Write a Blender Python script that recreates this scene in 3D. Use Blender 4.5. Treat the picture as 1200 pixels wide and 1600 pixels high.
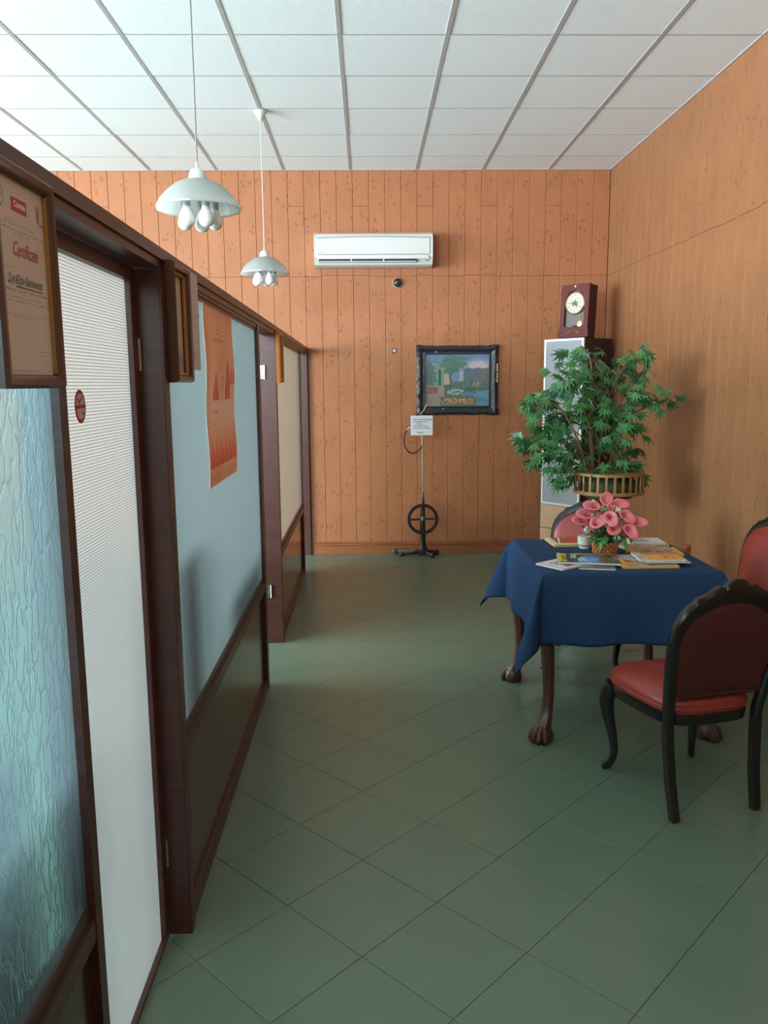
import bpy, bmesh, math, random
from math import sin, cos, pi, radians, hypot, sqrt, exp
from mathutils import Vector, Matrix

for o in list(bpy.data.objects):
    bpy.data.objects.remove(o, do_unlink=True)
scene = bpy.context.scene
COL = scene.collection
random.seed(7)

# ------------------------------------------------------------------ camera
F_PX, PITCH, YAW, ROLL, EYE = 1251.66, -0.1585, 0.0193, -0.0077, 1.624
fwd = Vector((sin(YAW) * cos(PITCH), cos(YAW) * cos(PITCH), sin(PITCH)))
rt0 = Vector((cos(YAW), -sin(YAW), 0)); up0 = rt0.cross(fwd)
RT = cos(ROLL) * rt0 + sin(ROLL) * up0
UP = -sin(ROLL) * rt0 + cos(ROLL) * up0
cam_data = bpy.data.cameras.new('camera'); cam = bpy.data.objects.new('camera', cam_data); COL.objects.link(cam)
cam_data.sensor_fit = 'VERTICAL'; cam_data.sensor_height = 32.0; cam_data.lens = F_PX / 1600 * 32.0
cam_data.clip_start = 0.05; cam_data.clip_end = 100
M = Matrix.Identity(4)
for i in range(3):
    M[i][0], M[i][1], M[i][2] = RT[i], UP[i], -fwd[i]
M[2][3] = EYE
cam.matrix_world = M
scene.camera = cam
EYEP = Vector((0, 0, EYE))
def ray(x, y): return fwd + RT * ((x - 600) / F_PX) + UP * ((800 - y) / F_PX)
def at_z(x, y, z): d = ray(x, y); return EYEP + d * ((z - EYE) / d.z)
def at_y(x, y, Y): d = ray(x, y); return EYEP + d * (Y / d.y)
def at_x(x, y, X): d = ray(x, y); return EYEP + d * (X / d.x)

# ------------------------------------------------------------------ room numbers
XR, XL, YB, YF, HC = 2.245, -7.4, 7.637, -2.4, 3.532
PLK = 0.1467

# ------------------------------------------------------------------ world, light, exposure
w = bpy.data.worlds.new('sky'); scene.world = w; w.use_nodes = True
w.node_tree.nodes['Background'].inputs[0].default_value = (0.75, 0.87, 1.0, 1)
w.node_tree.nodes['Background'].inputs[1].default_value = 1.0
scene.view_settings.view_transform = 'Standard'; scene.view_settings.look = 'None'
scene.view_settings.gamma = 1.0; scene.view_settings.use_curve_mapping = False
scene.view_settings.exposure = 0.21
WINDOWS = [(-1.2, 1.6), (0.9, 1.6), (3.0, 1.6), (5.3, 1.1)]      # daylight windows of the rooms behind the partition: centre y, width
WZ0, WZ1 = 1.0, 3.1
for wy, ww in WINDOWS:
    ld = bpy.data.lights.new('window_and_added_light', 'AREA'); ld.shape = 'RECTANGLE'
    ld.size = WZ1 - WZ0 - 0.1; ld.size_y = ww - 0.1; ld.energy = 132 * ld.size * ld.size_y; ld.color = (0.76, 0.91, 1.0)
    lo = bpy.data.objects.new('window_and_added_light', ld); COL.objects.link(lo)
    lo.location = (XL + 0.03, wy, (WZ0 + WZ1) / 2)
    lo.rotation_euler = (0, -pi / 2 - radians(7), 0)       # shines into the room (+X), a little upwards: sky plus sunlit street

FWX, FWW, FZ0 = -3.1, 3.0, 2.15                                  # unseen window added behind the viewer to even the ceiling light: centre x, width
ld = bpy.data.lights.new('window_and_added_light', 'AREA'); ld.shape = 'RECTANGLE'
ld.size = FWW - 0.1; ld.size_y = WZ1 - FZ0 - 0.1; ld.energy = 135 * ld.size * ld.size_y; ld.color = (0.76, 0.91, 1.0)
lo = bpy.data.objects.new('window_and_added_light', ld); COL.objects.link(lo)  # added lamp, brightens the ceiling evenly along the room
lo.location = (FWX, YF + 0.03, (FZ0 + WZ1) / 2); lo.rotation_euler = (pi / 2 + radians(5), 0, 0)      # shines along +Y

# ------------------------------------------------------------------ materials
def lin(c):
    return tuple((v / 255 / 12.92 if v / 255 <= 0.04045 else ((v / 255 + 0.055) / 1.055) ** 2.4) for v in c) + (1,)
MATS = {}
def mat(name, rgb, rough=0.5, metal=0.0, spec=0.5, noise=None, bump=None, coat=0, vec='Object'):
    """rgb 0..255 ; noise=(scale xyz, amount) brightness variation ; bump=(scale xyz, strength)"""
    m = bpy.data.materials.new(name); m.use_nodes = True; MATS[name] = m
    nt = m.node_tree; N = nt.nodes; L = nt.links; b = N['Principled BSDF']
    b.inputs['Base Color'].default_value = lin(rgb); b.inputs['Roughness'].default_value = rough
    b.inputs['Metallic'].default_value = metal; b.inputs['Specular IOR Level'].default_value = spec
    b.inputs['Coat Weight'].default_value = coat; b.inputs['Coat Roughness'].default_value = 0.15
    tc = N.new('ShaderNodeTexCoord')
    def tex(sc, detail=4):
        mp = N.new('ShaderNodeMapping'); mp.inputs['Scale'].default_value = sc
        L.new(tc.outputs[vec], mp.inputs['Vector'])
        n = N.new('ShaderNodeTexNoise'); n.inputs['Scale'].default_value = 1; n.inputs['Detail'].default_value = detail
        L.new(mp.outputs[0], n.inputs['Vector']); return n
    if noise:
        n = tex(noise[0]); r = N.new('ShaderNodeMapRange')
        r.inputs[1].default_value = 0.25; r.inputs[2].default_value = 0.75
        r.inputs[3].default_value = 1 - noise[1]; r.inputs[4].default_value = 1 + noise[1]
        L.new(n.outputs['Fac'], r.inputs[0])
        mx = N.new('ShaderNodeVectorMath'); mx.operation = 'SCALE'; mx.inputs[0].default_value = lin(rgb)[:3]
        L.new(r.outputs[0], mx.inputs['Scale']); L.new(mx.outputs[0], b.inputs['Base Color'])
    if bump:
        n = tex(bump[0]); bp = N.new('ShaderNodeBump'); bp.inputs['Strength'].default_value = bump[1]; bp.inputs['Distance'].default_value = 0.002
        L.new(n.outputs['Fac'], bp.inputs['Height']); L.new(bp.outputs[0], b.inputs['Normal'])
    return m

def panel_material(name, rgb, knot):
    """printed knotty wood panelling: world position so that no two planks repeat"""
    m = bpy.data.materials.new(name); m.use_nodes = True; MATS[name] = m
    N = m.node_tree.nodes; L = m.node_tree.links; b = N['Principled BSDF']
    b.inputs['Roughness'].default_value = 0.5; b.inputs['Specular IOR Level'].default_value = 0.35
    g = N.new('ShaderNodeNewGeometry'); s = N.new('ShaderNodeSeparateXYZ'); L.new(g.outputs['Position'], s.inputs[0])
    a = N.new('ShaderNodeMath'); a.operation = 'ADD'; L.new(s.outputs[0], a.inputs[0]); L.new(s.outputs[1], a.inputs[1])
    c = N.new('ShaderNodeCombineXYZ'); L.new(a.outputs[0], c.inputs[0]); L.new(s.outputs[2], c.inputs[1])
    def mp(sc):
        q = N.new('ShaderNodeMapping'); q.inputs['Scale'].default_value = sc; L.new(c.outputs[0], q.inputs['Vector']); return q
    # grain
    n1 = N.new('ShaderNodeTexNoise'); n1.inputs['Scale'].default_value = 1; n1.inputs['Detail'].default_value = 5
    L.new(mp((160, 9, 1)).outputs[0], n1.inputs['Vector'])
    n2 = N.new('ShaderNodeTexNoise'); n2.inputs['Scale'].default_value = 1; n2.inputs['Detail'].default_value = 3
    L.new(mp((6, 2.5, 1)).outputs[0], n2.inputs['Vector'])
    # knots: a fine Voronoi thinned by a coarse noise so that they come in small clusters
    v = N.new('ShaderNodeTexVoronoi'); v.voronoi_dimensions = '2D'; v.inputs['Scale'].default_value = 1
    L.new(mp((24, 15, 1)).outputs[0], v.inputs['Vector'])
    k = N.new('ShaderNodeMapRange'); k.inputs[1].default_value = 0.10; k.inputs[2].default_value = 0.26
    k.inputs[3].default_value = 1; k.inputs[4].default_value = 0; L.new(v.outputs['Distance'], k.inputs[0])
    n3 = N.new('ShaderNodeTexNoise'); n3.inputs['Scale'].default_value = 1; n3.inputs['Detail'].default_value = 1
    L.new(mp((9, 6, 1)).outputs[0], n3.inputs['Vector'])
    t = N.new('ShaderNodeMapRange'); t.inputs[1].default_value = 0.53; t.inputs[2].default_value = 0.62; L.new(n3.outputs['Fac'], t.inputs[0])
    km = N.new('ShaderNodeMath'); km.operation = 'MULTIPLY'; L.new(k.outputs[0], km.inputs[0]); L.new(t.outputs[0], km.inputs[1])
    km2 = N.new('ShaderNodeMath'); km2.operation = 'MULTIPLY'; L.new(km.outputs[0], km2.inputs[0]); km2.inputs[1].default_value = knot
    # brightness
    r1 = N.new('ShaderNodeMapRange'); r1.inputs[1].default_value = 0.3; r1.inputs[2].default_value = 0.7; r1.inputs[3].default_value = 0.93; r1.inputs[4].default_value = 1.06
    L.new(n1.outputs['Fac'], r1.inputs[0])
    r2 = N.new('ShaderNodeMapRange'); r2.inputs[1].default_value = 0.3; r2.inputs[2].default_value = 0.7; r2.inputs[3].default_value = 0.93; r2.inputs[4].default_value = 1.06
    L.new(n2.outputs['Fac'], r2.inputs[0])
    mu = N.new('ShaderNodeMath'); mu.operation = 'MULTIPLY'; L.new(r1.outputs[0], mu.inputs[0]); L.new(r2.outputs[0], mu.inputs[1])
    sc = N.new('ShaderNodeVectorMath'); sc.operation = 'SCALE'; sc.inputs[0].default_value = lin(rgb)[:3]; L.new(mu.outputs[0], sc.inputs['Scale'])
    mx = N.new('ShaderNodeMix'); mx.data_type = 'RGBA'; L.new(km2.outputs[0], mx.inputs[0]); L.new(sc.outputs[0], mx.inputs[6])
    mx.inputs[7].default_value = lin((96, 52, 30)); L.new(mx.outputs[2], b.inputs['Base Color'])
    return m
panel_material('panel_wood', (168, 108, 71), 0.55)
panel_material('panel_tan_dimmed', (148, 99, 64), 0.6)  # tan planks, also darkened so the right wall looks less lit

def frosted(name, rgb, back, rough, height, dist=0.004, strength=0.6, gloss=0.12, cells=None, fwdscat=0.8):
    """obscure glass: passes light diffusely, keeps a soft sheen and a relief"""
    m = bpy.data.materials.new(name); m.use_nodes = True; MATS[name] = m
    nt = m.node_tree; N = nt.nodes; L = nt.links; N.remove(N['Principled BSDF']); out = N['Material Output']
    tr = N.new('ShaderNodeBsdfTranslucent'); tr.inputs[0].default_value = lin(rgb)
    di = N.new('ShaderNodeBsdfDiffuse'); di.inputs[0].default_value = lin(back)
    gl = N.new('ShaderNodeBsdfGlossy'); gl.inputs['Roughness'].default_value = rough; gl.inputs[0].default_value = (0.9, 0.95, 1, 1)
    rf = N.new('ShaderNodeBsdfRefraction'); rf.inputs[0].default_value = lin(rgb); rf.inputs['Roughness'].default_value = 0.5; rf.inputs['IOR'].default_value = 1.2
    m0 = N.new('ShaderNodeMixShader'); m0.inputs[0].default_value = fwdscat; L.new(tr.outputs[0], m0.inputs[1]); L.new(rf.outputs[0], m0.inputs[2])
    m1 = N.new('ShaderNodeMixShader'); m1.inputs[0].default_value = 0.22; L.new(m0.outputs[0], m1.inputs[1]); L.new(di.outputs[0], m1.inputs[2])
    m2 = N.new('ShaderNodeMixShader'); m2.inputs[0].default_value = gloss; L.new(m1.outputs[0], m2.inputs[1]); L.new(gl.outputs[0], m2.inputs[2])
    L.new(m2.outputs[0], out.inputs['Surface'])
    h = height(nt)
    bp = N.new('ShaderNodeBump'); bp.inputs['Strength'].default_value = strength; bp.inputs['Distance'].default_value = dist
    L.new(h, bp.inputs['Height'])
    for s in (tr, di, gl, rf): L.new(bp.outputs[0], s.inputs['Normal'])
    if cells:                              # moulded cells let more or less light through
        mx = N.new('ShaderNodeMix'); mx.data_type = 'RGBA'; L.new(h, mx.inputs[0])
        mx.inputs[6].default_value = lin(cells); mx.inputs[7].default_value = lin(rgb); L.new(mx.outputs[2], tr.inputs[0]); L.new(mx.outputs[2], rf.inputs[0])
    return m
def h_crackle(nt):
    N, L = nt.nodes, nt.links
    tc = N.new('ShaderNodeTexCoord'); mp = N.new('ShaderNodeMapping'); mp.inputs['Scale'].default_value = (20, 34, 11)
    L.new(tc.outputs['Object'], mp.inputs[0])
    n = N.new('ShaderNodeTexNoise'); n.inputs['Scale'].default_value = 1.4; n.inputs['Detail'].default_value = 3; L.new(mp.outputs[0], n.inputs['Vector'])
    ad = N.new('ShaderNodeVectorMath'); ad.operation = 'MULTIPLY_ADD'; L.new(n.outputs['Color'], ad.inputs[0]); ad.inputs[1].default_value = (1.6, 1.6, 1.6); L.new(mp.outputs[0], ad.inputs[2])
    v = N.new('ShaderNodeTexVoronoi'); v.feature = 'DISTANCE_TO_EDGE'; v.inputs['Scale'].default_value = 1; L.new(ad.outputs[0], v.inputs['Vector'])
    r = N.new('ShaderNodeMapRange'); r.inputs[1].default_value = 0; r.inputs[2].default_value = 0.15; r.inputs[3].default_value = 1; r.inputs[4].default_value = 0; r.interpolation_type = 'SMOOTHSTEP'
    L.new(v.outputs['Distance'], r.inputs[0]); return r.outputs[0]
def h_speckle(nt):
    N, L = nt.nodes, nt.links
    tc = N.new('ShaderNodeTexCoord'); n = N.new('ShaderNodeTexNoise'); n.inputs['Scale'].default_value = 75; n.inputs['Detail'].default_value = 3
    L.new(tc.outputs['Object'], n.inputs['Vector']); return n.outputs['Fac']
def h_cells(nt):
    N, L = nt.nodes, nt.links
    tc = N.new('ShaderNodeTexCoord'); s = N.new('ShaderNodeSeparateXYZ'); L.new(tc.outputs['Object'], s.inputs[0])
    def wv(sock, f, lo, hi):
        a = N.new('ShaderNodeMath'); a.operation = 'MULTIPLY'; L.new(sock, a.inputs[0]); a.inputs[1].default_value = f
        b = N.new('ShaderNodeMath'); b.operation = 'SINE'; L.new(a.outputs[0], b.inputs[0])
        r = N.new('ShaderNodeMapRange'); r.inputs[1].default_value = -1; r.inputs[2].default_value = 1; r.inputs[3].default_value = lo; r.inputs[4].default_value = hi
        L.new(b.outputs[0], r.inputs[0]); return r.outputs[0]
    z = wv(s.outputs[2], 2 * pi / 0.0072, 0, 1); y = wv(s.outputs[1], 2 * pi / 0.0075, 0.55, 1)
    k = N.new('ShaderNodeMath'); k.operation = 'MULTIPLY'; L.new(z, k.inputs[0]); L.new(y, k.inputs[1]); return k.outputs[0]
frosted('glass_crackle', (150, 184, 190), (100, 120, 120), 0.22, h_crackle, 0.006, 0.8, 0.10)
frosted('glass_teal', (178, 196, 194), (120, 134, 132), 0.3, h_speckle, 0.003, 0.35, 0.08)
frosted('glass_grey', (176, 178, 166), (140, 138, 128), 0.2, h_speckle, 0.003, 0.15, 0.12)
frosted('glass_cells', (176, 174, 168), (150, 150, 146), 0.35, h_cells, 0.002, 0.25, 0.06, cells=(118, 117, 113), fwdscat=0.5)
frosted('lamp_glass', (222, 224, 220), (218, 220, 216), 0.12, h_speckle, 0.001, 0.05, 0.10, fwdscat=0)

mat('dark_wood', (72, 40, 33), 0.36, noise=((6, 3, 60), 0.25), spec=0.5)
mat('dark_panel', (62, 42, 34), 0.16, noise=((5, 40, 3), 0.2), spec=0.6)
mat('black_lacquer', (30, 25, 24), 0.22, spec=0.5)
mat('table_wood', (76, 44, 33), 0.35, noise=((40, 40, 6), 0.25))
mat('red_leather', (142, 50, 39), 0.36, noise=((9, 9, 9), 0.08), bump=((160, 160, 160), 0.25))
mat('red_back_cloth', (74, 24, 20), 0.6, bump=((200, 200, 200), 0.3))
mat('navy_cloth', (38, 62, 94), 0.85, spec=0.15, noise=((30, 30, 30), 0.08), bump=((350, 350, 350), 0.5))
mat('ceiling_tile', (240, 248, 253), 0.9, spec=0.1, bump=((90, 90, 90), 0.35))
mat('ceiling_bar', (176, 176, 180), 0.6)
mat('ceiling_void', (120, 120, 120), 0.9)
mat('plaster', (214, 208, 196), 0.9, noise=((2, 2, 2), 0.03))
mat('floor_tile', (100, 119, 99), 0.28, noise=((5, 5, 5), 0.05), spec=0.5, vec='Object')
mat('floor_joint', (48, 54, 44), 0.7)
mat('base_wood', (148, 88, 54), 0.4, noise=((3, 40, 40), 0.2))
mat('groove', (130, 84, 56), 0.8)
mat('white_plastic', (206, 206, 202), 0.35)
mat('white_paint', (232, 234, 230), 0.4)
mat('grey_plastic', (150, 152, 150), 0.4)
mat('dark_plastic', (40, 40, 42), 0.4)
mat('cord_white', (190, 190, 184), 0.5)
mat('cord_grey', (128, 128, 128), 0.5)
mat('bulb_glass', (226, 230, 230), 0.18, coat=0.4)
mat('bulb_socket', (168, 172, 172), 0.5)
mat('steel', (170, 168, 160), 0.3, metal=0.9)
mat('sensor_dome', (70, 66, 62), 0.15, metal=0.5)
mat('cast_iron', (44, 38, 36), 0.45, metal=0.3, noise=((30, 30, 30), 0.3))
mat('worn_iron', (92, 96, 86), 0.55, metal=0.2, noise=((40, 40, 40), 0.5))
mat('frame_black', (38, 39, 46), 0.42, bump=((40, 40, 40), 1.0))
mat('frame_chip', (196, 180, 160), 0.7)
mat('frame_brown', (74, 46, 34), 0.28)
mat('frame_oak', (176, 112, 60), 0.35, noise=((60, 60, 6), 0.2))
mat('gilt', (190, 150, 84), 0.35, metal=0.6)
mat('paper', (200, 190, 176), 0.8)
mat('paper_white', (224, 226, 230), 0.8)
mat('page_edge', (214, 208, 194), 0.85)
mat('yellow_edge', (216, 166, 40), 0.6)
mat('ink_dark', (70, 62, 62), 0.8)
mat('ink_soft', (138, 124, 116), 0.8)
mat('ink_red', (190, 60, 62), 0.7)
mat('ink_white', (236, 226, 222), 0.7)
mat('ink_green', (46, 74, 62), 0.7)
mat('mahogany', (92, 36, 32), 0.5, spec=0.25, noise=((20, 20, 4), 0.15))
mat('mahogany_dark', (48, 24, 22), 0.4)
mat('clock_back', (92, 84, 80), 0.4)
mat('brass', (226, 190, 110), 0.22, metal=0.85)
mat('dial', (196, 192, 180), 0.5)
mat('cabinet_dark', (46, 30, 28), 0.45)
mat('cabinet_ash', (206, 168, 136), 0.5, noise=((8, 8, 60), 0.08))
mat('alu_white', (226, 230, 236), 0.3, metal=0.2)
mat('cabinet_glass', (150, 156, 164), 0.08, spec=0.9, coat=0.5)
mat('bark', (120, 84, 62), 0.8, bump=((60, 60, 20), 0.8), noise=((30, 30, 12), 0.3))
mat('basket_cane', (150, 112, 66), 0.6, noise=((50, 50, 50), 0.2))
mat('basket_dark', (110, 78, 44), 0.7)
mat('moss', (70, 74, 42), 0.9, bump=((80, 80, 80), 1.0))
mat('terracotta', (186, 112, 66), 0.7, noise=((60, 60, 60), 0.2))
mat('calla_pink', (236, 128, 138), 0.45, noise=((50, 50, 50), 0.06))
mat('calla_spadix', (222, 170, 90), 0.6)
mat('stem_green', (96, 130, 62), 0.6)
mat('leaf_light', (112, 158, 76), 0.5, noise=((40, 40, 40), 0.2))
mat('leaf_mid', (62, 122, 62), 0.45, noise=((40, 40, 40), 0.2))
mat('bud_green', (140, 158, 96), 0.6)
mat('blossom_white', (214, 220, 206), 0.7, bump=((120, 120, 120), 1.0))
mat('ceramic', (226, 222, 200), 0.25)
mat('red_wood', (170, 92, 56), 0.4)
mat('sticker_red', (176, 34, 60), 0.5)
mat('sticker_cream', (196, 182, 168), 0.6)
mat('eye_white', (206, 218, 234), 0.2)
mat('eye_navy', (24, 30, 60), 0.2)
mat('left_floor', (96, 108, 88), 0.4)

def leaf_material():
    m = bpy.data.materials.new('maple_leaf'); m.use_nodes = True; MATS['maple_leaf'] = m
    N = m.node_tree.nodes; L = m.node_tree.links; b = N['Principled BSDF']; b.inputs['Roughness'].default_value = 0.5
    g = N.new('ShaderNodeNewGeometry'); oi = N.new('ShaderNodeObjectInfo')
    r = N.new('ShaderNodeValToRGB'); L.new(oi.outputs['Random'], r.inputs[0])
    e = r.color_ramp.elements; e[0].color = lin((38, 84, 50)); e[1].color = lin((86, 134, 84)); e.new(0.5).color = lin((56, 112, 54))
    mx = N.new('ShaderNodeMix'); mx.data_type = 'RGBA'; L.new(g.outputs['Backfacing'], mx.inputs[0]); L.new(r.outputs[0], mx.inputs[6])
    mx.inputs[7].default_value = lin((112, 150, 122))          # the paler underside of the silk leaves
    L.new(mx.outputs[2], b.inputs['Base Color'])
leaf_material()
def print_material():
    m = bpy.data.materials.new('print'); m.use_nodes = True; MATS['print'] = m
    N = m.node_tree.nodes; L = m.node_tree.links; b = N['Principled BSDF']; b.inputs['Roughness'].default_value = 0.4
    a = N.new('ShaderNodeAttribute'); a.attribute_name = 'print'; L.new(a.outputs['Color'], b.inputs['Base Color'])
print_material()
def thin_print_material():
    m = bpy.data.materials.new('print_thin'); m.use_nodes = True; MATS['print_thin'] = m
    N = m.node_tree.nodes; L = m.node_tree.links; b = N['Principled BSDF']; b.inputs['Roughness'].default_value = 0.45
    a = N.new('ShaderNodeAttribute'); a.attribute_name = 'print'; L.new(a.outputs['Color'], b.inputs['Base Color'])
    tr = N.new('ShaderNodeBsdfTranslucent'); L.new(a.outputs['Color'], tr.inputs[0])
    mx = N.new('ShaderNodeMixShader'); mx.inputs[0].default_value = 0.3; L.new(b.outputs[0], mx.inputs[1]); L.new(tr.outputs[0], mx.inputs[2])
    L.new(mx.outputs[0], N['Material Output'].inputs['Surface'])
thin_print_material()

# ------------------------------------------------------------------ mesh helpers
class MB:
    def __init__(s): s.v = []; s.f = []
    def add(s, vs, fs):
        n = len(s.v); s.v += [tuple(p) for p in vs]; s.f += [tuple(i + n for i in f) for f in fs]; return s
    def box(s, a, b, ch=0.0):
        """box between corners a and b, edges chamfered by ch"""
        x0, x1 = sorted((a[0], b[0])); y0, y1 = sorted((a[1], b[1])); z0, z1 = sorted((a[2], b[2]))
        if ch <= 0:
            return s.add([(x, y, z) for x in (x0, x1) for y in (y0, y1) for z in (z0, z1)],
                         [(0, 1, 3, 2), (4, 6, 7, 5), (0, 4, 5, 1), (2, 3, 7, 6), (0, 2, 6, 4), (1, 5, 7, 3)])
        bm = bmesh.new(); bmesh.ops.create_cube(bm, size=1)
        bmesh.ops.scale(bm, vec=(x1 - x0, y1 - y0, z1 - z0), verts=bm.verts)
        bmesh.ops.translate(bm, vec=((x0 + x1) / 2, (y0 + y1) / 2, (z0 + z1) / 2), verts=bm.verts)
        bmesh.ops.bevel(bm, geom=bm.edges[:] , offset=ch, segments=2, profile=0.5, affect='EDGES')
        bm.verts.index_update()
        s.add([v.co for v in bm.verts], [[v.index for v in f.verts] for f in bm.faces]); bm.free(); return s
    def tube(s, pts, rad, n=8, caps=True, up=None, sq=1.0):
        pts = [Vector(p) for p in pts]
        if not hasattr(rad, '__len__'): rad = [rad] * len(pts)
        base = len(s.v); prev = None
        for i, p in enumerate(pts):
            t = (pts[min(i + 1, len(pts) - 1)] - pts[max(i - 1, 0)]).normalized()
            if prev is None:
                a = Vector(up) if up else (Vector((0, 0, 1)) if abs(t.z) < 0.9 else Vector((1, 0, 0)))
                x = t.cross(a).normalized()
            else:
                x = (prev - t * prev.dot(t)).normalized()
            prev = x; y = t.cross(x)
            for k in range(n):
                q = 2 * pi * k / n + (pi / 4 if n == 4 else 0)
                s.v.append(tuple(p + (x * cos(q) + y * sin(q) * sq) * rad[i]))
        for i in range(len(pts) - 1):
            for k in range(n):
                a = base + i * n + k; b = base + i * n + (k + 1) % n
                s.f.append((a, b, b + n, a + n))
        if caps:
            s.f.append(tuple(base + k for k in range(n))[::-1]); s.f.append(tuple(base + (len(pts) - 1) * n + k for k in range(n)))
        return s
    def lathe(s, prof, n=24, c=(0, 0, 0), wob=None):
        """profile [(r,z)...] turned about a vertical axis at c"""
        base = len(s.v)
        for j, (r, z) in enumerate(prof):
            for k in range(n):
                q = 2 * pi * k / n; rr = r * (1 + (wob(q, z) if wob else 0))
                s.v.append((c[0] + rr * cos(q), c[1] + rr * sin(q), c[2] + z))
        for j in range(len(prof) - 1):
            for k in range(n):
                a = base + j * n + k; b = base + j * n + (k + 1) % n
                s.f.append((a, b, b + n, a + n))
        if prof[0][0] > 1e-5: s.f.append(tuple(base + k for k in range(n))[::-1])
        if prof[-1][0] > 1e-5: s.f.append(tuple(base + (len(prof) - 1) * n + k for k in range(n)))
        return s
    def prism(s, poly, p0, ux, uy, depth):
        """polygon in the plane (p0, ux, uy) pushed along depth"""
        p0, ux, uy, d = Vector(p0), Vector(ux), Vector(uy), Vector(depth); n = len(poly)
        a = [p0 + ux * x + uy * y for x, y in poly]; b = [p + d for p in a]
        return s.add(a + b, [tuple(range(n)), tuple(range(2 * n - 1, n - 1, -1))] + [(i, i + n, (i + 1) % n + n, (i + 1) % n) for i in range(n)])
    def xf(s, m): s.v = [tuple(m @ Vector(p)) for p in s.v]; return s
    def mesh(s, name, material, smooth=False):
        me = bpy.data.meshes.new(name); me.from_pydata(s.v, [], s.f)
        bm = bmesh.new(); bm.from_mesh(me); bmesh.ops.remove_doubles(bm, verts=bm.verts, dist=1e-6); bmesh.ops.recalc_face_normals(bm, faces=bm.faces); bm.to_mesh(me); bm.free()
        me.materials.append(MATS[material])
        if smooth:
            me.polygons.foreach_set('use_smooth', [True] * len(me.polygons))
            if smooth != 'all':
                try: me.set_sharp_from_angle(angle=radians(40))
                except Exception: pass
        return me
    def build(s, name, material, parent=None, smooth=False, loc=None, kind=None):
        return link(name, s.mesh(name, material, smooth), parent, loc, kind)
def link(name, me, parent=None, loc=None, kind=None):
    o = bpy.data.objects.new(name, me); COL.objects.link(o)
    if parent: o.parent = parent
    if loc: o.location = loc
    if kind: o['kind'] = kind
    return o
def tag(o, label, cat, group=None, kind=None):
    o['label'] = label; o['category'] = cat
    if group: o['group'] = group
    if kind: o['kind'] = kind
    return o
def thing(name, label, cat, loc=(0, 0, 0), rz=0, group=None, kind=None):
    o = bpy.data.objects.new(name, None); COL.objects.link(o); o.empty_display_size = 0.1
    o.location = loc; o.rotation_euler = (0, 0, rz)
    return tag(o, label, cat, group, kind)
def copy_tree(o, parent=None):
    c = o.copy(); COL.objects.link(c); c.parent = parent
    for ch in list(o.children): copy_tree(ch, c)
    return c
def text(body, size, material, parent, loc, ux, uy, name='lettering', align='CENTER', shear=0.0, thick=0.0, sx=1.0):
    """flat lettering as a mesh; ux, uy = reading direction and up direction"""
    cu = bpy.data.curves.new(name, 'FONT'); cu.body = body; cu.size = size; cu.align_x = align; cu.align_y = 'CENTER'; cu.shear = shear
    cu.offset = thick; cu.resolution_u = 2
    to = bpy.data.objects.new(name, cu); COL.objects.link(to)
    dg = bpy.context.evaluated_depsgraph_get(); me = bpy.data.meshes.new_from_object(to.evaluated_get(dg))
    bpy.data.objects.remove(to, do_unlink=True)
    ux, uy = Vector(ux), Vector(uy)
    for v in me.vertices: v.co = Vector(loc) + ux * (v.co.x * sx) + uy * v.co.y
    me.materials.clear(); me.materials.append(MATS[material])
    return link(name, me, parent)
def printed(name, parent, p0, ux, uy, w_, h_, nx, ny, fn, material='print'):
    """flat printed sheet: grid of faces coloured by fn(u, v) -> (r,g,b) 0..255"""
    p0, ux, uy = Vector(p0), Vector(ux), Vector(uy)
    vs = [p0 + ux * (w_ * i / nx) + uy * (h_ * j / ny) for j in range(ny + 1) for i in range(nx + 1)]
    fs = [(j * (nx + 1) + i, j * (nx + 1) + i + 1, (j + 1) * (nx + 1) + i + 1, (j + 1) * (nx + 1) + i) for j in range(ny) for i in range(nx)]
    me = bpy.data.meshes.new(name); me.from_pydata([tuple(p) for p in vs], [], fs)
    at = me.color_attributes.new('print', 'FLOAT_COLOR', 'CORNER')
    data = []
    for j in range(ny):
        for i in range(nx):
            c = lin([max(0, min(255, q)) for q in fn((i + .5) / nx, (j + .5) / ny)]); data += list(c) * 4
    at.data.foreach_set('color', data); me.materials.append(MATS[material])
    return link(name, me, parent)
def clip(poly, x0, x1, y0, y1):
    def half(p, ax, lim, sg):
        out = []
        for i in range(len(p)):
            a, b = p[i], p[(i + 1) % len(p)]; da, db = sg * (a[ax] - lim), sg * (b[ax] - lim)
            if da >= 0: out.append(a)
            if da * db < 0:
                t = da / (da - db); out.append((a[0] + (b[0] - a[0]) * t, a[1] + (b[1] - a[1]) * t))
        return out
    for ax, lim, sg in ((0, x0, 1), (0, x1, -1), (1, y0, 1), (1, y1, -1)):
        poly = half(poly, ax, lim, sg)
        if len(poly) < 3: return []
    return poly
def smooth_profile(pts, n):
    """Catmull-Rom through pts"""
    out = []; m_ = len(pts)
    for i in range(m_ - 1):
        p0, p1, p2, p3 = pts[max(i - 1, 0)], pts[i], pts[i + 1], pts[min(i + 2, m_ - 1)]
        for k in range(n):
            t = k / n; out.append(tuple(.5 * (2 * b + (c - a) * t + (2 * a - 5 * b + 4 * c - d) * t * t + (3 * b - a - 3 * c + d) * t ** 3) for a, b, c, d in zip(p0, p1, p2, p3)))
    out.append(tuple(pts[-1])); return out
def mix(a, b, t): t = max(0, min(1, t)); return tuple(p + (q - p) * t for p, q in zip(a, b))
def hsh(*k):
    h = 2166136261
    for v in k:
        h = ((h ^ (int(math.floor(v * 64 + .5)) & 0xffffffff)) * 16777619) & 0xffffffff; h ^= h >> 15; h = (h * 2246822519) & 0xffffffff; h ^= h >> 13
    return (h & 0xffffff) / 0x1000000
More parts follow.
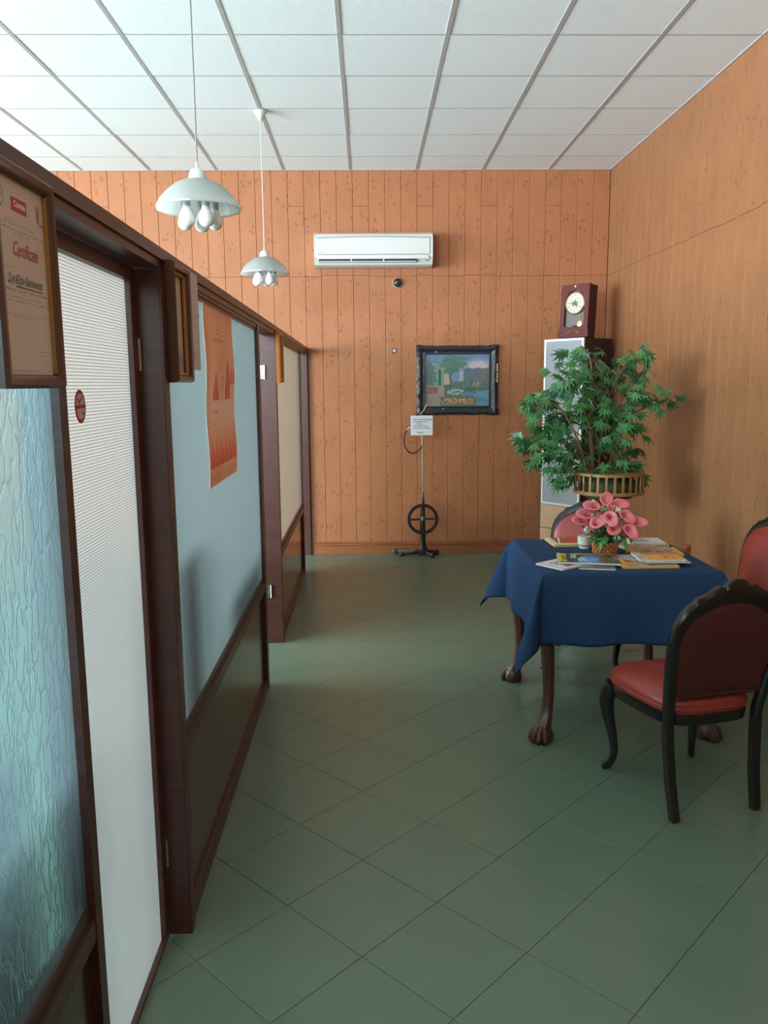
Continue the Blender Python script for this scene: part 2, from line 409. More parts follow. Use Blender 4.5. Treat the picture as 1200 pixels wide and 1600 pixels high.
def vnoise(x, y):
    i, j = math.floor(x), math.floor(y); u, v = x - i, y - j; u, v = u * u * (3 - 2 * u), v * v * (3 - 2 * v)
    a = hsh(i, j) + (hsh(i + 1, j) - hsh(i, j)) * u; b = hsh(i, j + 1) + (hsh(i + 1, j + 1) - hsh(i, j + 1)) * u
    return a + (b - a) * v

# ================================================================== THE ROOM
# floor: square tiles laid at 45 degrees
floor = MB().box((XL - .1, YF - .1, -0.12), (XR + .1, YB + .1, -0.004)).build('floor', 'floor_joint')
tag(floor, 'grey-green floor of square tiles laid diagonally', 'floor', kind='structure')
S, TH, FX, FY = 0.3352, -0.7816, -0.2721, 2.7822
ea = (cos(TH), sin(TH)); eb = (-sin(TH), cos(TH)); g = 0.0008
def tile_mb(poly):
    n = len(poly); cx = sum(p[0] for p in poly) / n; cy = sum(p[1] for p in poly) / n
    ins = [(x + (cx - x) * .006, y + (cy - y) * .006) for x, y in poly]
    return MB().add([(x, y, -.004) for x, y in poly] + [(x, y, -.0008) for x, y in poly] + [(x, y, 0) for x, y in ins],
                    [(i, (i + 1) % n, (i + 1) % n + n, i + n) for i in range(n)] + [(i + n, (i + 1) % n + n, (i + 1) % n + 2 * n, i + 2 * n) for i in range(n)] + [tuple(range(2 * n, 3 * n))])
loc_poly = [((a - .5) * (S - 2 * g) * ea[0] + (b - .5) * (S - 2 * g) * eb[0], (a - .5) * (S - 2 * g) * ea[1] + (b - .5) * (S - 2 * g) * eb[1]) for a, b in ((0, 0), (1, 0), (1, 1), (0, 1))]
whole = None; rest = MB()
for i in range(-40, 60):
    for j in range(-40, 60):
        cx = FX + S * ((i + .5) * ea[0] + (j + .5) * eb[0]); cy = FY + S * ((i + .5) * ea[1] + (j + .5) * eb[1])
        if not (XL - .3 < cx < XR + .3 and YF - .3 < cy < YB + .3): continue
        poly = [(cx + x, cy + y) for x, y in loc_poly]
        cut = clip(poly, XL, XR, YF, YB)
        if len(cut) < 3: continue
        area = abs(sum(cut[k][0] * cut[(k + 1) % len(cut)][1] - cut[(k + 1) % len(cut)][0] * cut[k][1] for k in range(len(cut)))) / 2
        if area < .002: continue
        seen = cx > -0.78 and cy > 1.55
        if not seen: t = tile_mb(cut); rest.add(t.v, t.f)
        elif area > .995 * (S - 2 * g) ** 2:
            if whole is None: whole = tile_mb(loc_poly).mesh('floor_tile', 'floor_tile')
            link('floor_tile', whole, floor, (cx, cy, 0))
        else: tile_mb(cut).build('floor_tile', 'floor_tile', floor)
rest.build('outer_floor_tiles', 'floor_tile', floor, kind='stuff')

# ceiling: 60 cm mineral tiles on white bars
ceil = MB().box((XL - .1, YF - .1, HC + .03), (XR + .1, YB + .1, HC + .15)).build('ceiling', 'ceiling_void')
tag(ceil, 'suspended ceiling of white square mineral tiles', 'ceiling', kind='structure')
CX0, CY0 = -1.9344, 4.7934
xs = [CX0 + .6 * k for k in range(-10, 7)]; ys = [CY0 + .6 * k for k in range(-11, 5)]
bx_ = [XL] + [x for x in xs if XL + .05 < x < XR - .05] + [XR]; by_ = [YF] + [y for y in ys if YF + .05 < y < YB - .05] + [YB]
full_tile = None; random.seed(3)
for i in range(len(bx_) - 1):
    for j in range(len(by_) - 1):
        x0, x1, y0, y1 = bx_[i], bx_[i + 1], by_[j], by_[j + 1]; wx, wy = (x1 - x0) / 2 - .005, (y1 - y0) / 2 - .005
        if abs(x1 - x0 - .6) < 1e-4 and abs(y1 - y0 - .6) < 1e-4:
            if full_tile is None: full_tile = MB().box((-wx, -wy, .003), (wx, wy, .02), .002).mesh('ceiling_tile', 'ceiling_tile')
            o = link('ceiling_tile', full_tile, ceil, ((x0 + x1) / 2, (y0 + y1) / 2, HC))
        else:
            o = MB().box((-wx, -wy, .003), (wx, wy, .02)).build('ceiling_tile', 'ceiling_tile', ceil, loc=((x0 + x1) / 2, (y0 + y1) / 2, HC))
        o.location.z += random.uniform(-.0008, .0012)
for x in bx_[1:-1]: MB().box((x - .012, YF, HC + .0005), (x + .012, YB, HC + .0065)).add([], []).build('ceiling_bar', 'ceiling_bar', ceil)
for j, y in enumerate(by_[1:-1]):
    MB().box((XL, y - .006, HC + .0012), (XR, y + .007, HC + .0065)).build('ceiling_bar', 'ceiling_bar', ceil)
edge = MB().box((XL, YB - .020, HC - .002), (XR, YB, HC + .003)).build('trim_1', 'ceiling_bar')
tag(edge, 'thin white angle strip where the ceiling meets the end wall', 'trim', kind='structure')
edge = MB().box((XR - .020, YF, HC - .002), (XR, YB - .020, HC + .003)).build('trim_2', 'ceiling_bar')
tag(edge, 'thin white angle strip where the ceiling meets the right wall', 'trim', kind='structure')

# panelled walls: every plank a piece
def plank_mesh(wd, h, m='panel_wood', cache={}):
    k = (round(wd, 4), round(h, 4), m)
    if k not in cache:                       # plank in local x (width), z (height), front face towards -y, chamfered edges
        tan = m == 'panel_tan_dimmed'; c = .0015 if tan else .0035; t = .012; a = wd / 2 - (.0016 if tan else .0008); h0, h1 = .0008, h - .0008
        vs = [(-a, 0, h0), (a, 0, h0), (a, 0, h1), (-a, 0, h1), (-a, -t + c, h0), (a, -t + c, h0), (a, -t + c, h1), (-a, -t + c, h1),
              (-a + c, -t, h0 + .001), (a - c, -t, h0 + .001), (a - c, -t, h1 - .001), (-a + c, -t, h1 - .001)]
        fs = [(0, 1, 5, 4), (1, 2, 6, 5), (2, 3, 7, 6), (3, 0, 4, 7), (4, 5, 9, 8), (5, 6, 10, 9), (6, 7, 11, 10), (7, 4, 8, 11), (8, 9, 10, 11)]
        cache[k] = MB().add(vs, fs).mesh('plank', m)
    return cache[k]
PT = .012
wall_back = MB().box((XL - .1, YB, 0), (XR + .1, YB + .1, HC + .03)).build('wall_back', 'groove')
tag(wall_back, 'end wall clad in vertical knotty orange-brown planks', 'wall', kind='structure')
wall_right = MB().box((XR, YF, 0), (XR + .1, YB, HC + .03)).build('wall_right', 'groove')
tag(wall_right, 'right wall clad in vertical knotty tan planks, colour darkened to dim the wall', 'wall', kind='structure')
random.seed(11)
PX0 = -0.8492 - .001
k0 = -45
for k in range(k0, 22):
    x0 = PX0 + PLK * k; x1 = x0 + PLK
    if x1 > XR - PT: x1 = XR - PT
    if x0 < XL: continue
    if x1 - x0 < .03: continue
    cuts = [0.0, 2.602 + (.010 if k in (3, 4, 5, 9, 12, 13) else 0), HC - .002]
    if k % 4 == 1: cuts.insert(2, 3.22)
    for a, b in zip(cuts, cuts[1:]):
        o = link('plank', plank_mesh(x1 - x0, b - a), wall_back, ((x0 + x1) / 2, YB, a)); o.location.y -= random.uniform(0, .0012)
n = int((YB - PT - YF) / PLK) + 1
for k in range(n):
    y1 = YB - PT - PLK * k; y0 = max(y1 - PLK, YF)
    if y1 - y0 < .03: continue
    j = 2.60 + random.choice((0, 0, 0, .008, -.006))
    cuts = [0.0, j, HC - .002]
    for a, b in zip(cuts, cuts[1:]):
        o = link('plank', plank_mesh(y1 - y0, b - a, 'panel_tan_dimmed'), wall_right, (XR - random.uniform(0, .0012), (y0 + y1) / 2, a)); o.rotation_euler = (0, 0, -pi / 2)

bb = MB().box((-.53, YB - PT - .018, 0), (XR - PT, YB - PT, .085), .002).box((-.53, YB - PT - .026, .085), (XR - PT, YB - PT, .102), .004).box((-.53, YB - PT - .012, .102), (XR - PT, YB - PT, .122), .004).build('baseboard_back', 'base_wood')
tag(bb, 'brown moulded skirting board along the end wall', 'baseboard', kind='structure')
bb = MB().box((XR - PT - .018, YF, 0), (XR - PT, YB - PT - .03, .085), .002).box((XR - PT - .026, YF, .085), (XR - PT, YB - PT - .03, .102), .004).build('baseboard_right', 'base_wood')
tag(bb, 'brown moulded skirting board along the right wall', 'baseboard', kind='structure')

# window wall of the rooms behind the partition, and the wall behind the camera
wl = MB().box((XL - .2, YF - .1, 0), (XL, YB + .1, WZ0)).box((XL - .2, YF - .1, WZ1), (XL, YB + .1, HC + .03))
edges = [YF - .1] + [v for wy, ww in WINDOWS for v in (wy - ww / 2, wy + ww / 2)] + [YB + .1]
for a, b in zip(edges[::2], edges[1::2]): wl.box((XL - .2, a, WZ0), (XL, b, WZ1))
tag(wl.build('wall_left', 'plaster'), 'pale plastered outer wall with tall windows behind the partition', 'wall', kind='structure')
for i, (wy, ww) in enumerate(WINDOWS):
    t = thing('window_%d' % (i + 1), 'tall white framed window in the outer wall, %s from the viewer' % ('first', 'second', 'third', 'fourth')[i], 'window', (XL - .08, wy, WZ0), kind='structure')
    h = WZ1 - WZ0; a = ww / 2
    MB().box((-.03, -a, 0), (.03, -a + .05, h)).box((-.03, a - .05, 0), (.03, a, h)).box((-.03, -a + .05, 0), (.03, a - .05, .05)).box((-.03, -a + .05, h - .05), (.03, a - .05, h)).build('window_frame', 'white_paint', t)
    MB().box((-.025, -.025, .05), (.025, .025, h - .05)).build('mullion', 'white_paint', t)
t = thing('window_5', 'wide high unseen window added behind the viewer, left of the partition, to light the ceiling', 'window', (FWX, YF - .06, FZ0), kind='structure')  # frame around the added lamp opening
h = WZ1 - FZ0; a = FWW / 2
MB().box((-a, -.03, 0), (-a + .05, .03, h)).box((a - .05, -.03, 0), (a, .03, h)).box((-a + .05, -.03, 0), (a - .05, .03, .05)).box((-a + .05, -.03, h - .05), (a - .05, .03, h)).build('window_frame', 'white_paint', t)
for xx in (-.5, .5): MB().box((xx - .025, -.025, .05), (xx + .025, .025, h - .05)).build('mullion', 'white_paint', t)
wf = MB().box((XL - .1, YF - .12, 0), (XR + .1, YF, FZ0)).box((XL - .1, YF - .12, WZ1), (XR + .1, YF, HC + .03)).box((XL - .1, YF - .12, FZ0), (FWX - FWW / 2, YF, WZ1)).box((FWX + FWW / 2, YF - .12, FZ0), (XR + .1, YF, WZ1))
tag(wf.build('wall_front', 'panel_wood'), 'brown wall behind the viewer', 'wall', kind='structure')

# ================================================================== PARTITION (local frame: x=0 is its corridor face, y along the room)
PX_, PROT = -0.5400, 0.0025
def pxl(Y): return PX_ - PROT * Y
def in_partition(o): o.location = (PX_, 0, 0); o.rotation_euler = (0, 0, PROT); return o
part = in_partition(thing('wall_partition', 'dark wood partition of posts and frosted glass panels along the left', 'partition', kind='structure'))
def ztop(Y): return 2.0 - .0065 * max(0, Y - 2)
def beam(x0, x1, y0, y1, d0, d1, name, m='dark_wood', ch=0):
    mb = MB().box((x0, y0, 0), (x1, y1, 1))
    mb.v = [(x, y, ztop(y) - (d0 if z > .5 else d1)) for x, y, z in mb.v]
    return mb.build(name, m, part)
YEND = YB - PT - .002
ya, yb_ = YF, YEND
beam(-.085, .006, ya, yb_, 0, .030, 'top_beam')
beam(-.085, .000, ya, yb_, .030, .052, 'top_beam_lower')
def panel_bay(y0, y1, s0, s1, glass, label):
    """glazed bay from y0 to y1 with stile widths s0, s1"""
    for a, b in ((y0, y0 + s0), (y1 - s1, y1)):
        mb = MB().box((-.12, a, 0), (0, b, 1)); mb.v = [(x, y, z if z < .5 else ztop(y) - .052) for x, y, z in mb.v]; mb.build('post', 'dark_wood', part)
    a, b = y0 + s0, y1 - s1
    beam(-.06, -.004, a, b, .052, .078, 'header')
    beam(-.05, -.009, a, b, .078, .090, 'glazing_bead')
    MB().box((-.06, a, .545), (-.002, b, .59)).box((-.05, a, .59), (-.010, b, .62)).build('rail', 'dark_wood', part)
    MB().box((-.06, a, 0), (-.004, b, .055)).build('base_rail', 'dark_wood', part)
    MB().box((-.045, a, .055), (-.018, b, .545)).build('kick_panel', 'dark_panel', part)
    mb = MB().add([(-.016, a - .004, .615), (-.016, b + .004, .615), (-.016, b + .004, ztop(b) - .086), (-.016, a - .004, ztop(a) - .086)], [(0, 1, 2, 3)])
    o = mb.build('glass_pane', glass, part); o['label'] = label
panel_bay(YF, 1.475, .075, .036, 'glass_crackle', 'blue-green glass pane with a raised vein pattern')
panel_bay(2.185, 4.20, .066, .07, 'glass_teal', 'blue-green frosted glass pane')
panel_bay(4.92, 6.86, .07, .07, 'glass_grey', 'grey-beige frosted glass pane')
mb = MB().box((-.12, YEND - .045, 0), (0, YEND, 1)); mb.v = [(x, y, z if z < .5 else ztop(y) - .052) for x, y, z in mb.v]; mb.build('post', 'dark_wood', part)
# raised cover strip on the first jamb
MB().box((0, 2.187, .0), (.004, 2.225, 1.9)).build('cover_strip', 'dark_wood', part)
def hinge(x, y, z, parent):
    mb = MB().box((x - .028, y - .003, z - .04), (x, y, z + .04)).tube([(x, y - .006, z - .042), (x, y - .006, z + .042)], .006, 8)
    h = mb.build('hinge', 'steel', parent)
    for dz in (-.025, .025): MB().tube([(x - .016, y - .0045, z + dz), (x - .016, y - .0025, z + dz)], .004, 8).build('screw', 'dark_plastic', h)
for y in (4.92, YEND - .045):
    for z in (1.70, .34): hinge(-.066, y - .0005, z, part)

# closed glass door in the first doorway
door = in_partition(thing('door_1', 'closed door with white patterned glass between the first two glazed panels', 'door', kind='structure'))
y0, y1, zt = 1.482, 2.178, 1.928
MB().box((-.095, y0, .008), (-.060, y0 + .05, zt), .002).build('door_stile', 'dark_wood', door)
MB().box((-.095, y1 - .045, .008), (-.060, y1, zt), .002).build('door_stile', 'dark_wood', door)
MB().box((-.095, y0 + .05, zt - .035), (-.060, y1 - .045, zt), .002).build('door_rail', 'dark_wood', door)
MB().box((-.095, y0 + .05, .008), (-.060, y1 - .045, .022)).build('door_rail', 'dark_wood', door)
MB().add([(-.075, y0 + .046, .020), (-.075, y1 - .041, .020), (-.075, y1 - .041, zt - .030), (-.075, y0 + .046, zt - .030)], [(0, 1, 2, 3)]).build('glass_pane', 'glass_cells', door)
for z in (1.705, .27): hinge(-.058, y1 + .004, z, door)
bolt = MB().box((-.058, y1 - .02, 1.935), (-.04, y1 + .02, 1.94)).build('door_catch', 'steel', door)

# low cabinets: two seen as blurs through glass, the long one added for shade
def low_cabinet(label, y0, y1, top, gap=.16, dep=.45):
    t = thing('low_cabinet', label, 'cabinet', (pxl((y0 + y1) / 2) - .12 - gap - dep, (y0 + y1) / 2, 0), PROT, 'cabinets behind the glass')
    a = (y1 - y0) / 2
    MB().box((0, -a, .06), (dep, a, top - .03), .003).build('body', 'dark_panel', t)
    MB().box((.03, -a + .02, 0), (dep - .03, a - .02, .06)).build('plinth', 'cabinet_dark', t)
    MB().box((-.02, -a - .01, top - .03), (dep + .01, a + .01, top), .004).build('top', 'dark_wood', t)
    n_ = max(1, round((y1 - y0) / .5))
    for k in range(n_):
        c0 = -a + 2 * a * k / n_; c1 = -a + 2 * a * (k + 1) / n_
        d_ = MB().box((-.018, c0 + .004, .07), (0, c1 - .004, top - .04), .002).build('door', 'dark_wood', t)
        MB().tube([(-.03, c1 - .05, top * .55), (-.018, c1 - .05, top * .55)], .012, 10).build('knob', 'brass', d_)
low_cabinet('long dark low cabinet added behind the vein-patterned glass to darken its lower part', -.7, 1.46, .92, .12)  # added to shade the lower part of the first pane
low_cabinet('taller dark cabinet blurred behind the left end of the poster panel', 2.30, 2.62, 1.12, .12, .40)
low_cabinet('lower dark cabinet blurred behind the right end of the poster panel', 3.1, 4.05, .80, .22, .40)

# ================================================================== THINGS ON THE PARTITION
def on_partition(name, label, cat, y, z, group=None):
    """thing fixed to the corridor face; local x out of the wall, y along it, z up"""
    o = thing(name, label, cat, (pxl(y), y, z), PROT, group); return o
def frame_mb(w_, h_, bar, d, x0=0.0, lip=0.006):
    """mitred frame with a rounded section, local y 0..w, z 0..h, out of wall +x"""
    mb = MB(); prof = [(0, 0), (0, d * .7), (bar * .25, d), (bar * .7, d * .92), (bar, d * .55), (bar, d * .2)]
    cs = [(0, 0), (w_, 0), (w_, h_), (0, h_)]; sg = [(1, 1), (-1, 1), (-1, -1), (1, -1)]; m_ = len(prof)
    vs = [(x0 + p[1], cs[k][0] + sg[k][0] * p[0], cs[k][1] + sg[k][1] * p[0]) for k in range(4) for p in prof]
    fs = [(k * m_ + j, k * m_ + j + 1, ((k + 1) % 4) * m_ + j + 1, ((k + 1) % 4) * m_ + j) for k in range(4) for j in range(m_ - 1)]
    return mb.add(vs, fs)
UXY, UZ = (0, 1, 0), (0, 0, 1)
def textlines(u, v, rows, base, ink, seed):
    for (v0, v1, a, b, st) in rows:
        if v0 <= v <= v1 and a <= u <= b and hsh(int(u * 90), int(v * 300) // 2, seed) > .35: return mix(base, ink, st)
    return base
def cert1_print(u, v):
    base = mix((196, 180, 162), (206, 190, 178), vnoise(u * 3, v * 3))
    base = mix(base, (200, 176, 180), .35 * exp(-((u - .55) / .12) ** 2))
    d = hypot((u - .10) / .10, (v - .915) / .062)
    if .9 < d < 1.03: return (120, 108, 108)
    if d < .55 and hypot((u - .10) / .03, (v - .885) / .02) > 1: return (118, 108, 116)
    rows = [(.795, .802, .22, .72, .45), (.778, .786, .15, .80, .5), (.752, .762, .06, .95, .7), (.735, .743, .3, .66, .5), (.545, .552, .06, .3, .4),
            (.43, .438, .08, .95, .6), (.415, .42, .4, .52, .5), (.395, .403, .08, .92, .6), (.375, .382, .14, .9, .6), (.30, .306, .1, .95, .4), (.285, .29, .1, .6, .4), (.10, .106, .1, .25, .35), (.105, .112, .6, .95, .4), (.085, .091, .62, .95, .4)]
    c = textlines(u, v, rows, base, (110, 98, 98), 1)
    if .36 < v < .363 and .32 < u < .62: return (96, 84, 84)
    return c
c1 = on_partition('framed_certificate', 'red-lettered certificate in a dark brown frame beside the white glass door', 'certificate', 1.198, 1.621)
frame_mb(.232, .336, .022, .020).build('frame', 'frame_brown', c1, smooth=True)
MB().box((.001, .01, .01), (.006, .222, .326)).build('backing', 'paper', c1)
CW = .188
pr = printed('printed_sheet', c1, (.0065, .022, .028), UXY, UZ, CW, .280, 70, 150, cert1_print)
MB().box((.0068, .205, .024), (.012, .210, .312)).build('gilt_slip', 'gilt', c1)
def c1t(body, size, m, u, v, **k): return text(body, size, m, c1, (.0075, .022 + u * CW, .028 + v * .280), UXY, UZ, **k)
MB().prism([(-.027, -.010), (.027, -.010), (.027, .010), (-.027, .010)], (.0068, .022 + .48 * CW, .028 + .895 * .280), UXY, UZ, (.0003, 0, 0)).build('logo_block', 'ink_red', c1)
c1t('Colgate', .0135, 'ink_white', .48, .897, thick=.0004)
c1t('V', .042, 'ink_red', .86, .885, sx=.55, shear=-.1)
c1t('zma', .009, 'ink_dark', .92, .845)
c1t('Certificate', .031, 'ink_red', .54, .655, shear=.4, sx=.72)
c1t('Д-р Юри Величков', .019, 'ink_green', .50, .49, shear=.25, sx=.74)
MB().prism([(-.045, -.0006), (.055, -.0006), (.055, .0006), (-.045, .0006)], (.0072, .022 + .55 * CW, .028 + .455 * .280), UXY, UZ, (.0002, 0, 0)).build('underline', 'ink_green', c1)

def cert2_print(u, v):
    base = mix((186, 164, 146), (200, 180, 164), v)
    rows = [(.86, .875, .2, .8, .3)] + [(.75 - k * .06, .758 - k * .06, .1, .9, .4) for k in range(9)]
    if v < .20: base = mix((140, 128, 118), (170, 160, 150), vnoise(u * 6, v * 40))
    return textlines(u, v, rows, base, (120, 100, 90), 2)
c2 = on_partition('framed_certificate', 'certificate in a deep brown frame with an orange slip, beside a paper sheet', 'certificate', 2.232, 1.632)
frame_mb(.205, .325, .024, .032).build('frame', 'frame_brown', c2, smooth=True)
MB().box((.001, .01, .01), (.006, .195, .315)).build('backing', 'paper', c2)
printed('printed_sheet', c2, (.0068, .03, .03), UXY, UZ, .145, .265, 30, 90, cert2_print)
frame_mb(.165, .285, .008, .012).xf(Matrix.Translation((.008, .02, .02))).build('gilt_slip', 'frame_oak', c2)

def sheet_print(u, v):
    base = (184, 172, 164)
    rows = [(.80 - k * .045, .808 - k * .045, .15 + .1 * (k % 2), .85 - .1 * (k % 3), .4) for k in range(9)]
    if hypot((u - .5) / .13, (v - .14) / .05) < 1: return (146, 134, 132)
    return textlines(u, v, rows, base, (120, 108, 108), 3)
sh = on_partition('paper_sheet', 'unframed typed paper sheet pinned between a framed certificate and the poster', 'paper', 2.44, 1.672)
MB().box((.007, 0, 0), (.0078, .21, .297)).build('sheet', 'paper', sh)
printed('printed_face', sh, (.0081, 0.001, 0.001), UXY, UZ, .208, .295, 40, 110, sheet_print)
for yy, zz in ((.03, .285), (.2, .17)): MB().tube([(.004, yy, zz), (.010, yy, zz)], .0035, 8).build('pin', 'dark_plastic', sh)

def poster_print(u, v):
    base = mix((196, 112, 76), (208, 136, 102), vnoise(u * 4 + 3, v * 5))
    base = mix(base, (204, 150, 128), .5 * exp(-((v - .42) / .12) ** 2))
    if u < .12: base = mix(base, (200, 92, 58), (.12 - u) * 5)
    # tooth-root shapes, upper group
    for (cx, w_, b, t) in ((.30, .10, .47, .62), (.72, .09, .47, .70), (.86, .07, .56, .66), (.97, .06, .56, .66)):
        if b < v < t:
            k = (t - v) / (t - b); hw = w_ * min(1, .25 + k)
            if abs(u - cx) < hw: return mix((196, 84, 56), (168, 54, 40), abs(u - cx) / hw if cx == .72 else .2)
    # lower row of crowns
    if .10 < v < .26:
        kk = (u - .03) / .155; cx = (math.floor(kk) + .5) * .155 + .03; k = (.26 - v) / .16
        if abs(u - cx) < .066 * min(1, .15 + 1.6 * k): return mix((188, 58, 40), (206, 104, 70), (v - .10) / .16)
    rows = [(.86 - k * .02, .866 - k * .02, .38, .62, .5) for k in range(2)] + [(.80, .815, .30, .68, .55), (.785, .79, .25, .7, .4)]
    rows += [(.47 + k * .014, .474 + k * .014, .44, .58, .55) for k in range(10)] + [(.47 + k * .02, .474 + k * .02, .86, .98, .4) for k in range(4)]
    rows += [(.395, .41, .18, .38, .6), (.33, .34, .18, .3, .5), (.36, .366, .78, .86, .5), (.39, .396, .8, .88, .5)] + [(.02 + k * .018, .026 + k * .018, .05, .95, .4) for k in range(3)]
    return textlines(u, v, rows, base, (96, 52, 44), 4)
po = on_partition('wall_poster', 'tall orange dental chart poster with red tooth shapes on the blue-green glass', 'poster', 2.80, 1.262)
NS = 24
fr = printed('printed_face', po, (0, 0, .0), UXY, UZ, .62, .655, 92, 220, lambda u, v: (236, 238, 238) if u < .03 or u > .985 else poster_print((u - .03) / .955, v), 'print_thin')
for v in fr.data.vertices:
    j = v.co.z / .655 * NS; v.co.x = -.0115 + .003 * sin(j * .5) + .003 * (j / NS)

c3 = on_partition('framed_certificate', 'light oak framed certificate on the grey-beige glass panel nearest the end wall', 'certificate', 4.925, 1.636)
frame_mb(.21, .305, .03, .03).build('frame', 'frame_oak', c3, smooth=True)
MB().box((.001, .01, .01), (.006, .20, .295)).build('backing', 'paper', c3)
printed('printed_sheet', c3, (.007, .032, .032), UXY, UZ, .146, .241, 20, 40, cert2_print)

# sticker on the door glass
sy, sz = 1.752, 1.581
st = thing('door_sticker', 'red oval sticker with a black tick on the white door glass', 'sticker', (pxl(sy) - .0745, sy, sz), PROT)
el = lambda a, b: [(a * cos(2 * pi * k / 40), b * sin(2 * pi * k / 40)) for k in range(40)]
MB().prism(el(.033, .036), (0, 0, 0), UXY, UZ, (.0006, 0, 0)).build('border', 'sticker_red', st)
MB().prism(el(.0255, .028), (.0006, 0, 0), UXY, UZ, (.0004, 0, 0)).build('field', 'sticker_cream', st)
MB().prism([(-.026, -.005), (.026, -.003), (.026, .004), (-.026, .003)], (.001, 0, 0), UXY, UZ, (.0003, 0, 0)).build('band', 'sticker_red', st)
MB().prism([(-.016, .017), (-.011, .018), (-.007, .010), (.012, .022), (.014, .019), (-.008, .005)], (.001, 0, 0), UXY, UZ, (.0004, 0, 0)).build('tick', 'ink_dark', st)
MB().prism(el(.0035, .0025), (.001, .012, -.015), UXY, UZ, (.0004, 0, 0)).build('dot', 'ink_dark', st)

# ================================================================== PENDANT LAMPS
def pendant(label, x, y, ztop_, cord, tilt=0):
    """ztop_ = height of the cap top"""
    t = thing('pendant_lamp', label, 'lamp', (x, y, ztop_ - .215), 0, 'white glass pendant lamps')
    H = HC - t.location.z
    MB().lathe([(.004, H - .072), (.010, H - .066), (.046, H - .010), (.047, H - .002), (.040, H - .001)], 28).build('ceiling_cup', 'white_plastic', t, smooth=True)
    MB().tube([(0, 0, .21), (.001, 0, H * .5), (0, 0, H - .07)], .0036, 8).build('cord', cord, t, smooth=True)
    MB().lathe([(.0035, .238), (.006, .222), (.007, .212), (.026, .206), (.034, .192), (.037, .174), (.036, .168), (0, .168)], 24).build('cap', 'white_plastic', t, smooth=True)
    prof = [(.034, .168), (.060, .162), (.095, .146), (.130, .118), (.158, .086), (.172, .062), (.176, .050), (.174, .047), (.169, .056), (.154, .082), (.126, .114), (.092, .141), (.058, .157), (.034, .163)]
    sd = MB().lathe(prof, 72, wob=lambda q, z: .012 * sin(q * 12 + z * 40) * max(0, (.15 - z)) / .1).build('shade', 'lamp_glass', t, smooth='all')
    for k in range(5):
        q = 2 * pi * k / 5 + .32; bx, by = .066 * cos(q), .066 * sin(q)
        s_ = MB().lathe([(.0150, .110), (.0165, .108), (.0165, .052), (.013, .050)], 14, (bx, by, 0)).tube([(bx * .3, by * .3, .15), (bx * .9, by * .9, .125), (bx, by, .105)], .005, 8).build('bulb_holder', 'bulb_socket', t, smooth=True)
        MB().lathe([(.0150, .052), (.0175, .044), (.025, .026), (.0305, .008), (.0315, -.004), (.0285, -.016), (.020, -.026), (.009, -.031), (.0005, -.032)], 18, (bx, by, 0)).build('bulb', 'bulb_glass', s_, smooth=True)
    t.rotation_euler = (0, tilt, 0)
    return t
pendant('white glass pendant lamp with five bulbs hanging nearer, on a grey cord', -.700, 3.54, 2.52, 'cord_grey')
pendant('smaller-looking white glass pendant lamp with five bulbs hanging farther back, near the end wall', -.735, 6.038, 2.585, 'cord_white')

# ================================================================== THINGS ON THE END WALL
WF = YB - PT - .0015          # face of the planks
ac = thing('air_conditioner', 'white wall-mounted air conditioner high on the end wall', 'air conditioner', (.068, WF, 2.672))
aw, ah, adp = .53, .300, .20
prof = [(0, 0), (-.10, .0), (-.15, .012), (-.175, .045), (-.198, .075), (-.200, .20), (-.196, .235), (-.175, .272), (-.13, .292), (-.06, .298), (0, .298)]
MB().prism([(y, z) for y, z in prof], (-aw + .012, 0, 0), (0, 1, 0), (0, 0, 1), (2 * aw - .024, 0, 0)).build('body', 'white_plastic', ac)
for sgn in (-1, 1):
    p2 = [(y * 1.012, .001 + z * .998) for y, z in prof]
    MB().prism(p2, (sgn * aw - (.012 if sgn > 0 else 0), 0, 0), (0, 1, 0), (0, 0, 1), (.012, 0, 0)).build('end_cap', 'white_plastic', ac)
fpan = MB(); nx = 30
vs = []
for i in range(nx + 1):
    u = i / nx; x = -aw + .03 + u * (2 * aw - .06); zt_ = .232 + .010 * sin(pi * u)
    vs += [(x, -.2075, .098), (x, -.2075, zt_), (x, -.195, zt_ + .003), (x, -.195, .095)]
fpan.add(vs, [(4 * i + a, 4 * i + 4 + a, 4 * i + 4 + (a + 1) % 4, 4 * i + (a + 1) % 4) for i in range(nx) for a in range(4)] + [(0, 1, 2, 3), (4 * nx + 3, 4 * nx + 2, 4 * nx + 1, 4 * nx)])
fpan.build('front_panel', 'white_plastic', ac)
MB().tube([(-aw + .03 + (2 * aw - .06) * i / 30, -.2015, .2375 + .010 * sin(pi * i / 30)) for i in range(31)], .0035, 6).build('panel_gap', 'grey_plastic', ac)
MB().box((-aw + .035, -.2000, .0915), (aw - .035, -.192, .0975)).build('shadow_gap', 'grey_plastic', ac)
MB().box((-aw + .04, -.1955, .030), (aw - .145, -.150, .056)).build('air_outlet', 'dark_plastic', ac)
fl = MB().box((-aw + .035, -.2055, .056), (aw - .035, -.196, .0905), .003).build('louver_flap', 'white_plastic', ac)
MB().box((-aw + .045, -.2000, .030), (aw - .15, -.170, .038), .002).build('louver_blade', 'white_plastic', ac)
for u in (-.20, .09): MB().box((u - .005, -.1995, .030), (u + .005, -.16, .058)).build('outlet_divider', 'white_plastic', ac)
MB().box((aw - .065, -.1985, .040), (aw - .05, -.186, .047)).build('display', 'dark_plastic', ac)
text('DAIKIN', .014, 'ink_soft', ac, (-aw + .075, -.2079, .112), (1, 0, 0), (0, 0, 1))
text('INVERTER', .008, 'ink_soft', ac, (aw - .075, -.2079, .110), (1, 0, 0), (0, 0, 1))

